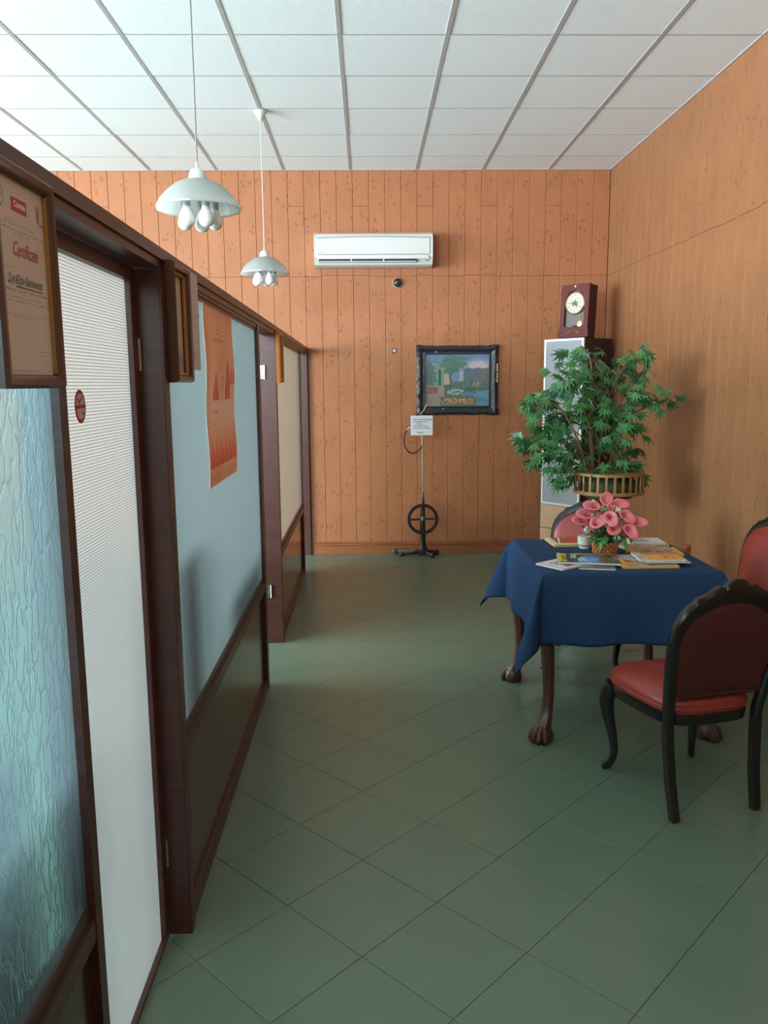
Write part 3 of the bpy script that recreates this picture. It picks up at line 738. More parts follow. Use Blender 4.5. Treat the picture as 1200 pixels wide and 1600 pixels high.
p = at_y(621, 442, WF)
t = thing('sensor_dome', 'dark shiny round sensor dome on the wall just under the air conditioner', 'sensor', (p.x, WF, p.z))
rot = Matrix.Rotation(pi / 2, 4, 'X')
MB().lathe([(.046, 0), (.046, .008), (.042, .012)], 28).xf(rot).build('base_ring', 'grey_plastic', t, smooth=True)
MB().lathe([(.041, .010), (.039, .024), (.030, .037), (.016, .045), (.001, .048)], 28).xf(rot).build('dome', 'sensor_dome', t, smooth=True)
p = at_y(616, 548, WF)
t = thing('eye_amulet', 'tiny round blue and white eye amulet on the wall left of the painting', 'amulet', (p.x, WF, p.z))
MB().lathe([(.022, 0), (.022, .004), (.019, .007), (.001, .0075)], 24).xf(rot).build('rim', 'eye_navy', t, smooth=True)
MB().lathe([(.0145, .0072), (.0145, .0085), (.001, .009)], 20).xf(rot).build('white_disc', 'eye_white', t)
MB().lathe([(.0055, .0088), (.0055, .0098), (.001, .010)], 16).xf(rot).build('pupil', 'eye_navy', t)

# painting
pt = thing('framed_painting', 'garden painting with tree and pond in a chipped ornate black frame', 'painting', (.458, WF, 1.328))
pw, ph = .768, .648
def orn(s_, seed):                       # ragged carved outline
    return .006 * (vnoise(s_ * 22, seed) - .5) + .004 * (vnoise(s_ * 60, seed + 5) - .5)
prof = [(0, .002), (.0, .030), (.014, .044), (.032, .048), (.052, .036), (.064, .030), (.078, .034), (.084, .022), (.084, .012)]
mb = MB(); m_ = len(prof); ring = []; NSG = 40
for k in range(4):
    ax, az = [(0, 0), (pw, 0), (pw, ph), (0, ph)][k]; bx2, bz2 = [(pw, 0), (pw, ph), (0, ph), (0, 0)][k]
    dx, dz = (bx2 - ax) / hypot(bx2 - ax, bz2 - az), (bz2 - az) / hypot(bx2 - ax, bz2 - az); nx_, nz_ = -dz, dx; Ln = hypot(bx2 - ax, bz2 - az)
    for i in range(NSG):
        u = i / NSG * Ln; row = []
        cor = exp(-(u / .07) ** 2) + exp(-((Ln - u) / .07) ** 2)
        for j, (a, d) in enumerate(prof):
            if j < 5: off = (orn(u + k * 3.1, k) - .010 * cor + .006) * (1 - j / 5); dd = d + (.008 * (vnoise(u * 45 + k, j) - .5) + .006 * cor) * (1 if 1 <= j <= 4 else 0)
            else: off = 0; dd = d
            aa = a + off
            uu = min(max(u, aa), Ln - aa); row.append((ax + dx * uu + nx_ * aa, -dd, az + dz * uu + nz_ * aa))
        ring.append(row)
vs = [q for r in ring for q in r]; R_ = len(ring)
mb.add(vs, [(i * m_ + j, ((i + 1) % R_) * m_ + j, ((i + 1) % R_) * m_ + j + 1, i * m_ + j + 1) for i in range(R_) for j in range(m_ - 1)])
fo = mb.build('frame', 'frame_black', pt, smooth=True)
for (u, v, a, b) in ((.018, .70, .004, .012), (.0105, .52, .004, .010), (.012, .42, .004, .012), (.985, .68, .005, .036), (.988, .565, .005, .030), (.985, .49, .007, .012), (.235, .905, .008, .004), (.27, .035, .02, .004), (.33, .095, .007, .004)):
    MB().box((u * pw - a, -.047 + (.012 if .02 < u < .97 else 0), v * ph - b), (u * pw + a, -.030, v * ph + b), .0015).build('chipped_spot', 'frame_chip', fo)
def painting(u, v):
    n1 = vnoise(u * 9, v * 9); n2 = vnoise(u * 30, v * 30); n3 = vnoise(u * 60 + 9, v * 60)
    c = mix((128, 158, 190), (86, 128, 172), v * 1.3 - .4); c = mix(c, (224, 206, 204), max(0, 1.5 * exp(-((u - .82) / .2) ** 2 - ((v - .77) / .1) ** 2) + n1 * .4 - .25))
    # distant dark hedge / wall on the right
    if u > .60 and v < .73 + .01 * sin(u * 40) and v > .40: c = mix((98, 122, 128), (78, 104, 116), n2)
    if .53 < u < .60 and .44 < v < .68: c = (190, 182, 186)
    # house with sloping roof on the left
    roof = .90 - .28 * u
    if u < .40 and v < roof and v > .38:
        c = mix((150, 168, 140), (120, 150, 130), n1)
        if v > roof - .02: c = (120, 92, 88)
        if .13 < u < .32 and .40 < v < .68: c = (110, 160, 122)
        if .215 < u < .255 and .40 < v < .72: c = (44, 70, 66)
        if .30 < u < .39 and v < .62: c = (206, 176, 152)
    # creeper on the house
    if hypot((u - .07) / .11, (v - .58) / .24) < 1 + (n2 - .5) * .7: c = mix((64, 92, 84), (104, 126, 122), n3)
    # path
    if v < .40: c = mix((150, 122, 112), (190, 156, 140), n2 * .6 + .3 * v / .4)
    # lawn and pond
    if v < .42 and u > .30 + (0.42 - v) * .05: c = mix((40, 78, 66), (84, 120, 92), n3)
    if u > .58 and v < .26 + .12 * (u - .58) and v < .30: c = mix((62, 110, 144), (110, 164, 186), vnoise(u * 8, v * 40))
    if u > .70 and .18 < v < .32 and n3 > .8: c = (150, 184, 176)
    # tree trunk and crown
    if abs(u - .40 - .01 * sin(v * 30)) < .014 and .38 < v < .66: c = (88, 72, 62)
    for (cx, cy, rx, ry) in ((.44, .88, .20, .13), (.36, .80, .15, .10), (.52, .82, .15, .11), (.42, .70, .13, .09)):
        if hypot((u - cx) / rx, (v - cy) / ry) < .85 + (n2 - .5) * .7: c = mix((48, 98, 78), (96, 144, 116), n3 * .7 + .3 * n1)
    if hypot((u - .93) / .11, (v - .55) / .22) < .8 + (n2 - .5) * .9: c = mix((84, 88, 84), (176, 124, 108), n3)
    if .42 < u and .36 < v < .48 and n2 > .3 - .1 * u: c = mix((50, 84, 74), (110, 140, 122), n3)
    if hypot((u - .80) / .07, (v - .43) / .05) < 1 and n3 > .4: c = (214, 126, 96)
    if hypot((u - .48) / .14, (v - .28) / .06) < 1 and n3 > .45: c = (196, 206, 190)
    if u < .20 and .24 < v < .38: c = mix((88, 74, 70), (196, 96, 86), 1 if n3 > .6 else n2 * .4)
    if .24 < u < .80 and v < .16 + .05 * n1: c = mix((56, 92, 62), (110, 140, 80), n3)
    if .27 < u < .76 and .06 < v < .16 and n3 > .42: c = mix((224, 100, 70), (236, 160, 120), n2)
    return mix(tuple(q * .92 for q in c), (118, 128, 132), .22 + .12 * n2)
MB().box((.07, -.014, .07), (pw - .07, -.004, ph - .07)).build('canvas_board', 'cabinet_dark', pt)
printed('canvas', pt, (.080, -.0150, .080), (1, 0, 0), (0, 0, 1), pw - .16, ph - .16, 150, 124, painting)

# ================================================================== OLD TREADLE DRILL
dx_, dy_ = .509, 7.47
dr = thing('treadle_drill', 'antique black treadle dental drill with flywheel standing against the end wall', 'dental drill', (dx_, dy_, 0))
MB().box((-.050, -.045, .022), (.050, .045, .070), .008).lathe([(.045, .066), (.034, .10), (.028, .16), (.028, .20)], 16).build('base_hub', 'cast_iron', dr, smooth=True)
def foot(pts, r, endr, name='base_leg', m='cast_iron'):
    mb = MB().tube(pts, r, 8)
    e = Vector(pts[-1]); mb.lathe([(endr * .8, -.022), (endr, -.015), (endr, .014), (endr * .7, .024)], 12, (e.x, e.y, e.z)); return mb.build(name, m, dr, smooth=True)
foot([(-.03, .02, .045), (-.15, .045, .042), (-.262, .07, .034)], .014, .030, m='worn_iron')
foot([(-.03, -.02, .042), (-.13, -.018, .036), (-.200, -.015, .026)], .015, .022)
foot([(.03, .02, .042), (.09, .045, .036), (.135, .062, .024)], .014, .022)
foot([(.03, -.03, .040), (.065, -.06, .034), (.085, -.085, .024)], .014, .020)
MB().tube([(-.012, -.02, .075), (-.12, -.055, .050), (-.19, -.06, .048)], .010, 6).build('treadle', 'worn_iron', dr, smooth=True)
wc = at_y(660, 810, dy_).z
MB().tube([(0, 0, .07), (0, 0, wc - .05), (0, 0, wc + .02), (.002, 0, wc + .14), (.004, 0, wc + .21)], [.030, .026, .025, .017, .010], 12).build('column', 'cast_iron', dr, smooth=True)
fw = MB(); RW = .133; ns = 48
for i in range(ns):                      # rim with a flat section
    q = 2 * pi * i / ns
    for (r, y) in ((RW - .016, -.056), (RW + .012, -.056), (RW + .012, -.026), (RW - .016, -.026)): fw.v.append((r * cos(q), y, wc + r * sin(q)))
fw.f += [(4 * i + a, 4 * ((i + 1) % ns) + a, 4 * ((i + 1) % ns) + (a + 1) % 4, 4 * i + (a + 1) % 4) for i in range(ns) for a in range(4)]
wheel = fw.build('flywheel', 'cast_iron', dr, smooth=True)
for q in (0.03, pi / 2, pi + .03, 3 * pi / 2):
    MB().tube([(.015 * cos(q), -.043, wc + .015 * sin(q)), ((RW - .006) * cos(q), -.043, wc + (RW - .006) * sin(q))], [.011, .008], 8).build('spoke', 'cast_iron', wheel, smooth=True)
MB().lathe([(.022, 0), (.026, .01), (.026, .03), (.014, .045), (.001, .048)], 18).xf(Matrix.Translation((0, -.022, wc)) @ rot).build('wheel_hub', 'worn_iron', wheel, smooth=True)
zt2 = at_y(660, 650, dy_).z; zb2 = wc + .20
MB().tube([(.004, 0, zb2 - .01), (.004, 0, zb2 + .05)], .011, 10).build('rod_socket', 'worn_iron', dr, smooth=True)
MB().tube([(.004, 0, zb2), (-.002, 0, (zb2 + zt2) / 2), (-.006, 0, zt2 + .02)], .006, 8).build('rod', 'steel', dr, smooth=True)
loop = [(659, 697), (655, 703), (648, 708), (640, 707), (634, 700), (631, 690), (632, 680), (637, 671), (645, 661), (653, 650), (659, 644)]
MB().tube(smooth_profile([tuple(at_y(a, b, dy_ - .012) - Vector((dx_, dy_, 0))) for a, b in loop], 4), .006, 8).build('flexible_cable', 'cast_iron', dr, smooth=True)
MB().tube([tuple(at_y(a, b, dy_ - .014) - Vector((dx_, dy_, 0))) for a, b in ((636.5, 672), (641, 666.5))], .0068, 8).build('cable_ferrule', 'white_plastic', dr, smooth=True)
MB().tube([tuple(at_y(a, b, dy_ - .014) - Vector((dx_, dy_, 0))) for a, b in ((655, 648), (660, 643), (661, 643.5), (667, 631))], .006, 8).build('handpiece', 'steel', dr, smooth=True)
sa, sb = at_y(641.5, 649.5, dy_ - .03), at_y(676, 680, dy_ - .03)
sg = thing('paper_sign', 'small white card with typed Cyrillic lines hung on the drill rod', 'sign', (sa.x, dy_ - .028, sb.z))
sw, shh = sb.x - sa.x, sa.z - sb.z
MB().box((0, -.001, 0), (sw, .001, shh)).build('card', 'paper_white', sg)
for body, u, v, sz_, al in (('Зъболекарска машина', .13, .80, .0165, 'LEFT'), ('произведена във', .13, .69, .0165, 'LEFT'), ('Виена', .40, .58, .0165, 'CENTER'), ('/Австро-Унгария/', .44, .48, .0165, 'CENTER'), ('през 1906г. от фирма', .13, .37, .0165, 'LEFT'), ('“W&H”', .44, .13, .024, 'CENTER')):
    text(body, sz_, 'ink_dark', sg, (u * sw, -.0014, v * shh), (1, 0, 0), (0, 0, 1), align=al, sx=.95, thick=.0003)
MB().tube([(sw * .5, -.002, shh - .008), (sw * .5, .02, shh - .006)], .003, 6).build('pin', 'dark_plastic', sg)

# ================================================================== CORNER CABINET, CLOCK
CP = Vector((1.862, 6.99, 0)); ca = radians(-52); cw, cd, chh = .43, .41, 2.005     # front right corner, front edge direction
cab = thing('corner_cabinet', 'narrow cabinet with white framed glass door standing angled in the corner', 'cabinet', tuple(CP), ca)
# local: front edge along x from -cw to 0, depth +y
MB().box((-cw, .018, .06), (0, cd, chh), .002).build('body', 'cabinet_dark', cab)
MB().box((-cw + .01, .03, 0), (-.01, cd - .01, .06)).build('plinth', 'cabinet_dark', cab)
dz0 = .52
fw_ = .020
dm = MB().box((-cw, 0, dz0), (-cw + fw_, .017, chh), .001).box((-fw_, 0, dz0), (0, .017, chh), .001).box((-cw + fw_, 0, dz0), (-fw_, .017, dz0 + fw_), .001).box((-cw + fw_, 0, chh - fw_), (-fw_, .017, chh), .001)
dd = dm.build('door', 'alu_white', cab)
MB().box((-cw + fw_ - .003, .006, dz0 + fw_ - .003), (-fw_ + .003, .010, chh - fw_ + .003)).build('door_glass', 'cabinet_glass', dd)
for (a, b) in ((.30, .515), (.065, .295)):
    d_ = MB().box((-cw, 0, a), (0, .017, b), .002).build('drawer', 'cabinet_ash', cab)
    MB().tube([(-.075, -.022, (a + b) / 2), (-.035, -.022, (a + b) / 2)], .006, 8).tube([(-.07, -.022, (a + b) / 2), (-.07, 0, (a + b) / 2)], .004, 6).tube([(-.04, -.022, (a + b) / 2), (-.04, 0, (a + b) / 2)], .004, 6).build('handle', 'steel', d_, smooth=True)

ck = thing('pendulum_clock', 'mahogany pendulum clock with white dial on top of the corner cabinet', 'clock')
cwid, chgt, cdep = .285, .455, .135
ck.matrix_world = Matrix.Translation(CP + Vector((0, 0, chh + .0092))) @ Matrix.Rotation(ca + radians(4), 4, 'Z') @ Matrix.Translation((-.292, .052, 0)) @ Matrix.Rotation(radians(-3.5), 4, 'X')
MB().box((0.006, .026, 0.0), (cwid - .006, cdep, chgt - .004), .002).build('case', 'mahogany_dark', ck)
out = [(-.008, 0), (cwid + .008, 0), (cwid + .008, .06), (cwid, .065), (cwid, chgt), (0, chgt), (0, .065), (-.008, .06)]
ox, oz, orad = cwid / 2, .295, .100
inn = [(ox - orad, .10), (ox - .03, .085), (ox, .105), (ox + .03, .085), (ox + orad, .10)] + [(ox + orad * cos(pi * k / 20), oz + orad * 1.1 * sin(pi * k / 20)) for k in range(21)]
def frame_with_hole(outer, hole, y0, y1):
    bm = bmesh.new()
    loops = []
    for poly in (outer, hole):
        vsb = [bm.verts.new((x, y0, z)) for x, z in poly]; loops.append([bm.edges.new((vsb[i], vsb[(i + 1) % len(vsb)])) for i in range(len(vsb))])
    bmesh.ops.triangle_fill(bm, edges=loops[0] + loops[1], use_beauty=True)
    r = bmesh.ops.extrude_face_region(bm, geom=bm.faces[:]); bmesh.ops.translate(bm, vec=(0, y1 - y0, 0), verts=[e for e in r['geom'] if isinstance(e, bmesh.types.BMVert)])
    bm.verts.index_update(); mb = MB().add([v.co for v in bm.verts], [[v.index for v in f.verts] for f in bm.faces]); bm.free(); return mb
frame_with_hole(out, inn, 0, .026).build('front_frame', 'mahogany', ck)
MB().box((.02, .0235, .08), (cwid - .02, .0255, .41)).build('inner_back', 'clock_back', ck)
def disc(r, n, c, y0, y1): return MB().lathe([(r, 0), (r, y1 - y0), ], n).xf(Matrix.Translation((c[0], y1, c[1])) @ rot)
dl = MB().lathe([(.088, .0), (.088, .010), (.0005, .0105)], 48).xf(Matrix.Translation((ox, .016, oz)) @ rot).build('dial', 'dial', ck)
MB().lathe([(.087, .0), (.087, .014), (.092, .018), (.098, .014), (.099, 0)], 48).xf(Matrix.Translation((ox, .016, oz)) @ rot).build('bezel', 'brass', ck, smooth=True)
MB().lathe([(.0455, .0), (.0455, .0114), (.0475, .0114), (.0475, 0)], 40).xf(Matrix.Translation((ox, .016, oz)) @ rot).build('dial_ring', 'ink_soft', dl)
MB().prism([(-.026, -.026), (.028, -.024), (.032, -.004), (.024, .014), (.010, .018), (.002, .036), (-.008, .018), (-.026, .012), (-.032, -.006)], (ox, .0050, oz), (1, 0, 0), (0, 0, 1), (0, -.0004, 0)).build('dial_motif', 'ink_soft', dl)
ROM = ['XII', 'I', 'II', 'III', 'IIII', 'V', 'VI', 'VII', 'VIII', 'IX', 'X', 'XI']
for k in range(12):
    q = pi / 2 - 2 * pi * k / 12; uxv = (cos(q - pi / 2), 0, sin(q - pi / 2)); uyv = (cos(q), 0, sin(q))
    text(ROM[k], .021, 'ink_dark', dl, (ox + .067 * cos(q), .0048, oz + .067 * sin(q)), uxv, uyv, 'numeral', sx=.75)
def hand(ang, L_, wd):
    d = (cos(ang), 0, sin(ang)); n_ = (-sin(ang), 0, cos(ang))
    MB().prism([(-.008, -wd), (L_ * .8, -wd), (L_, 0), (L_ * .8, wd), (-.008, wd)], (ox, .0040, oz), d, n_, (0, -.0008, 0)).build('clock_hand', 'ink_dark', ck)
hand(pi, .066, .0022); hand(pi / 2 - 2 * pi * 4.75 / 12, .045, .003)
MB().tube([(ox + .045, .020, .21), (ox + .052, .020, .13)], .0025, 6).build('pendulum_rod', 'brass', ck)
MB().lathe([(.026, 0), (.024, .006), (.001, .008)], 28).xf(Matrix.Translation((ox + .052, .021, .118)) @ rot).build('pendulum_bob', 'brass', ck, smooth=True)
for s_ in (-1, 1):
    pts = [(ox + s_ * (.012 + .06 * k / 10), -.002, .048 + .012 * sin(k * .63 + .3) * (1 if k < 9 else .2)) for k in range(11)]
    MB().tube(pts, [.002 + .003 * sin(pi * k / 10) for k in range(11)], 6).build('scroll_ornament', 'gilt', ck, smooth=True)
MB().prism([(0, -.012), (.010, .004), (.006, .012), (-.006, .012), (-.010, .004)], (ox, 0, chgt - .022), (1, 0, 0), (0, 0, 1), (0, -.003, 0)).build('crest_ornament', 'gilt', ck)

# ================================================================== TABLE AND CLOTH
TZ = .79; TX0, TX1, TY0, TY1 = .765, 1.572, 3.433, 4.233
tcx, tcy = (TX0 + TX1) / 2, (TY0 + TY1) / 2; hx, hy = (TX1 - TX0) / 2, (TY1 - TY0) / 2
tb = thing('square_table', 'square wooden table with carved claw feet under the navy cloth', 'table', (tcx, tcy, 0))
MB().box((-hx + .006, -hy + .006, TZ - .034), (hx - .006, hy - .006, TZ - .006), .004).build('tabletop', 'table_wood', tb)
for a in ((-1, 0), (1, 0), (0, -1), (0, 1)):
    if a[0]: MB().box((a[0] * (hx - .05) - .01, -hy + .06, TZ - .12), (a[0] * (hx - .05) + .01, hy - .06, TZ - .034)).build('apron', 'table_wood', tb)
    else: MB().box((-hx + .06, a[1] * (hy - .05) - .01, TZ - .12), (hx - .06, a[1] * (hy - .05) + .01, TZ - .034)).build('apron', 'table_wood', tb)
prof = [(TZ - .034, -.045, .036), (TZ - .12, -.036, .042), (TZ - .20, -.030, .042), (TZ - .32, -.036, .034), (.32, -.048, .028), (.20, -.052, .025), (.13, -.046, .027), (.085, -.034, .033), (.06, -.024, .038)]
for sx_ in (-1, 1):
    for sy_ in (-1, 1):
        pts = [(sx_ * (hx + o_), sy_ * (hy + o_), z) for z, o_, r in prof]
        lg = MB().tube(pts, [r for *_, r in prof], 8, up=(sx_, sy_, 0)).build('leg', 'table_wood', tb, smooth=True)
        fx, fy = sx_ * (hx - .022), sy_ * (hy - .022); mbf = MB()
        mbf.lathe([(.036, .068), (.046, .048), (.050, .025), (.044, .006), (.036, 0)], 14, (fx, fy, 0))
        for q in (-.75, -.25, .25, .75):
            a = math.atan2(sy_, sx_) + q
            mbf.tube([(fx + .022 * cos(a), fy + .022 * sin(a), .075), (fx + .046 * cos(a), fy + .046 * sin(a), .046), (fx + .056 * cos(a), fy + .056 * sin(a), .016), (fx + .054 * cos(a), fy + .054 * sin(a), 0.001)], [.008, .013, .013, .007], 6)
        mbf.build('claw_foot', 'table_wood', lg, smooth=True)

def cloth():
    mb = MB(); drop = .325; NG = 96; Lx, Ly = hx + drop, hy + drop
    grid = []
    for j in range(NG + 1):
        for i in range(NG + 1):
            u = -Lx + 2 * Lx * i / NG; v = -Ly + 2 * Ly * j / NG
            ex, ey = max(abs(u) - hx, 0), max(abs(v) - hy, 0); sx_, sy_ = (1 if u > 0 else -1), (1 if v > 0 else -1)
            x, y, z = min(abs(u), hx), min(abs(v), hy), TZ
            if ex > 0 and ey > 0:
                rho = hypot(ex, ey); ph_ = math.atan2(ey, ex)
                k = sin(2 * ph_)
                b = rho * (.40 * k ** 1.3); lat = rho * .10 * sin(4 * ph_)
                z = TZ - sqrt(max(rho * rho - b * b, 0)) * (1 - .02 * k)
                x += b * .7071 + lat * .7071 + .012 * min(1, rho / .1); y += b * .7071 - lat * .7071 + .012 * min(1, rho / .1)
            elif ex > 0:
                wv = .010 * sin(v * 17 + sx_) * (ex / drop) ** 1.3; x += .012 * min(1, ex / .1) + .03 * ex + wv; z = TZ - ex + .004 * sin(v * 23 + 1) * ex / drop
            elif ey > 0:
                wv = .010 * sin(u * 15 + 2 * sy_) * (ey / drop) ** 1.3; y += .012 * min(1, ey / .1) + .03 * ey + wv; z = TZ - ey + .004 * sin(u * 21 + 2) * ey / drop
            mb.v.append((sx_ * x, sy_ * y, z))
    mb.f = [(j * (NG + 1) + i, j * (NG + 1) + i + 1, (j + 1) * (NG + 1) + i + 1, (j + 1) * (NG + 1) + i) for j in range(NG) for i in range(NG)]
    return mb
clo = cloth().build('tablecloth', 'navy_cloth', None, smooth='all', loc=(tcx, tcy, 0))
sol = clo.modifiers.new('thickness', 'SOLIDIFY'); sol.thickness = .002; sol.offset = -1
tag(clo, 'navy blue cloth draped over the square table', 'tablecloth')

# ================================================================== CHAIRS
def rake(z): return -.205 - max(0, z - .40) * .17
def make_chair(label):
    t = thing('dining_chair', label, 'chair', group='red leather chairs around the table')
    # seat outline: front +y
    def outl(s_):
        pts = []
        for k in range(56):
            q = 2 * pi * k / 56; c, d = cos(q), sin(q); e = .52
            x = abs(c) ** e * (1 if c > 0 else -1); y = abs(d) ** e * (1 if d > 0 else -1)
            pts.append((x * (.215 + .024 * y) * s_, y * .222 * s_ + .004, 0))
        return pts
    mb = MB(); rings = [(1.0, .398), (1.012, .412), (1.012, .428), (.985, .446), (.93, .458), (.80, .468), (.55, .474), (.25, .476)]
    for s_, z in rings: mb.v += [(x, y, z) for x, y, _ in outl(s_)]
    nn = 56
    mb.f = [(r * nn + k, r * nn + (k + 1) % nn, (r + 1) * nn + (k + 1) % nn, (r + 1) * nn + k) for r in range(len(rings) - 1) for k in range(nn)] + [tuple((len(rings) - 1) * nn + k for k in range(nn)), tuple(range(nn))[::-1]]
    seat = mb.build('seat', 'red_leather', t, smooth=True)
    o1 = outl(1.016); MB().tube([(x, y, .4155) for x, y, _ in o1] + [(o1[0][0], o1[0][1], .4155)], .0045, 6, caps=False).build('piping', 'red_leather', seat, smooth=True)
    mb = MB()
    for s_, z in ((.985, .352), (1.0, .360), (1.0, .392), (.99, .399)): mb.v += [(x, y, z) for x, y, _ in outl(s_)]
    mb.f = [(r * nn + k, r * nn + (k + 1) % nn, (r + 1) * nn + (k + 1) % nn, (r + 1) * nn + k) for r in range(3) for k in range(nn)] + [tuple(3 * nn + k for k in range(nn)), tuple(range(nn))[::-1]]
    mb.build('seat_frame', 'black_lacquer', t, smooth=True)
    for s_ in (-1, 1):
        pr = smooth_profile([(.385, .000, .030), (.345, .014, .034), (.300, .020, .031), (.23, .010, .024), (.15, -.006, .019), (.085, -.012, .016), (.045, -.004, .015), (.022, .010, .016), (.010, .018, .0155), (.001, .020, .012)], 4)
        MB().tube([(s_ * (.196 + o_ * .75), .180 + o_, z) for z, o_, r in pr], [r for *_, r in pr], 10).build('leg', 'black_lacquer', t, smooth=True)
        pr = [(.36, .190, -.205, .020), (.30, .189, -.206, .020), (.15, .182, -.222, .0195), (.02, .176, -.248, .0185), (0, .175, -.250, .018)]
        lg = MB().tube([(s_ * x, y, z) for z, x, y, r in pr], [r * 1.15 for *_, r in pr], 4, up=(0, 1, 0)).build('leg', 'black_lacquer', t)
        MB().tube([(s_ * .175, -.250, .0005), (s_ * .1752, -.2495, .008)], .0215, 4, up=(0, 1, 0)).build('worn_tip', 'table_wood', lg)
    # back frame: outer outline (half), from the rear leg up to the crest
    half = smooth_profile([(.206, .34), (.214, .42), (.226, .52), (.236, .62), (.238, .70), (.226, .775), (.196, .828), (.165, .852)], 5)
    half += [(.160, .864), (.155, .868), (.135, .872), (.110, .884), (.085, .902), (.066, .909), (.058, .906), (.053, .899), (.048, .908), (.036, .921), (.018, .931), (0, .934)]
    outer = half + [(-x, z) for x, z in half[-2::-1]]
    ihalf = smooth_profile([(.170, .34), (.176, .42), (.188, .52), (.198, .62), (.199, .69), (.186, .745), (.150, .790), (.10, .820), (.05, .836), (0, .840)], 6)
    inner_c = ihalf + [(-x, z) for x, z in ihalf[-2::-1]]
    def resample(p, n):
        L_ = [0]
        for a, b in zip(p, p[1:]): L_.append(L_[-1] + hypot(b[0] - a[0], b[1] - a[1]))
        res = []; j = 0
        for k in range(n):
            s_ = L_[-1] * k / (n - 1)
            while j < len(p) - 2 and L_[j + 1] < s_: j += 1
            u = (s_ - L_[j]) / max(1e-9, L_[j + 1] - L_[j]); res.append((p[j][0] + (p[j + 1][0] - p[j][0]) * u, p[j][1] + (p[j + 1][1] - p[j][1]) * u))
        return res
    nP = 121; A = resample(outer, nP); B = resample(inner_c, nP)
    sec = [(0, -.010), (0, .010), (.18, .019), (.82, .019), (1, .012), (1, -.012), (.82, -.019), (.18, -.019)]
    mb = MB()
    for (ax, az), (bx2, bz2) in zip(A, B):
        for f_, d in sec:
            x, z = ax + (bx2 - ax) * f_, az + (bz2 - az) * f_; mb.v.append((x, rake(z) + d, z))
    m_ = len(sec); mb.f = [(i * m_ + k, i * m_ + (k + 1) % m_, (i + 1) * m_ + (k + 1) % m_, (i + 1) * m_ + k) for i in range(nP - 1) for k in range(m_)] + [tuple(range(m_))[::-1], tuple((nP - 1) * m_ + k for k in range(m_))]
    mb.build('back_frame', 'black_lacquer', t, smooth=True)
    MB().tube([(-.182, rake(.475), .475), (.182, rake(.475), .475)], .012, 8).build('back_rail', 'red_back_cloth', t, smooth=True)
    # upholstered panels filling the frame
    closed = [q for q in B if q[1] > .468]; closed = resample(closed + [closed[0]], 81)[:-1]; cx, cz = 0, .65
    def pad(sgn, d0, bulge, name, m):
        mb = MB(); rg = ([1.115, 1.10, 1.03, .9, .65, .4, .15] if sgn > 0 else [1.03, .97, .85, .65, .4, .15]); nb = len(closed)
        for s_ in rg:
            for x, z in closed:
                X_, Z_ = cx + (x - cx) * s_, cz + (z - cz) * s_; mb.v.append((X_, rake(Z_) + sgn * (d0 + bulge * (1 - min(1, s_ / rg[0]) ** 4) + (0 if s_ < rg[0] else -.008)), Z_))
        mb.f = [(r * nb + k, r * nb + (k + 1) % nb, (r + 1) * nb + (k + 1) % nb, (r + 1) * nb + k) for r in range(len(rg) - 1) for k in range(nb)] + [tuple((len(rg) - 1) * nb + k for k in range(nb))]
        return mb.build(name, m, t, smooth='all')
    pad(1, .022, .024, 'back_pad', 'red_leather'); pad(-1, .010, .008, 'back_cover', 'red_back_cloth')
    return t
ch1 = make_chair('dark-framed red leather chair in the foreground, its dark back to the viewer')
ch1.location = (1.243, 3.035, 0); ch1.rotation_euler = (0, 0, radians(13))
ch2 = copy_tree(ch1); ch2['label'] = 'red leather chair behind the table, its padded back facing the viewer below the tree'
ch2.location = (1.255, 4.50, 0); ch2.rotation_euler = (0, 0, radians(180 - 20))
ch3 = copy_tree(ch1); ch3['label'] = 'red leather chair against the right wall, half cut off at the right edge'
ch3.location = (1.895, 4.09, 0); ch3.rotation_euler = (0, 0, radians(100))

# ================================================================== ON THE TABLE
TT = TZ + .0008
def P(x, y, z=TT): return at_z(x, y, z)
def magazine(label, fl_, fr_, br_, z0, th, fn, edge_m='page_edge', name='magazine', nx=44, ny=34, cat='magazine', depth=None):
    """fl_, fr_ = front-left and front-right corner pixels, br_ = back right or None (A4 otherwise)"""
    a, b = P(*fl_, z0), P(*fr_, z0); ux = (b - a); wd = ux.length; ux.normalize(); uy = Vector((-ux.y, ux.x, 0))
    dp = depth or wd * .75
    t = thing(name, label, cat, tuple(a), math.atan2(ux.y, ux.x), 'magazines and books on the table')
    MB().box((.001, .001, .0006), (wd - .001, dp - .001, th - .0006)).build('pages', edge_m, t)
    MB().box((0, 0, 0), (wd, dp, .0006)).build('back_cover', edge_m, t)
    MB().box((0, 0, th - .0006), (wd, dp, th)).build('front_cover', 'paper_white', t)
    printed('cover_print', t, (.0005, .0005, th + .0003), (1, 0, 0), (0, 1, 0), wd - .001, dp - .001, nx, ny, fn)
    return t
def blobs(cols, sc, seed, base):
    def fn(u, v):
        n_ = vnoise(u * sc + seed, v * sc * .8 + seed * 2); k = int(n_ * len(cols) * .999); c = cols[k]
        return mix(base, c, .85)
    return fn
def food(u, v):
    if u < .16 or v < .18: return (206, 206, 206)
    if abs(u - .18 - v * .25) < .02: return (240, 240, 240)
    n_ = vnoise(u * 9, v * 8); return mix((120, 60, 26), (232, 150, 70), n_) if n_ < .62 else (206, 56, 36)
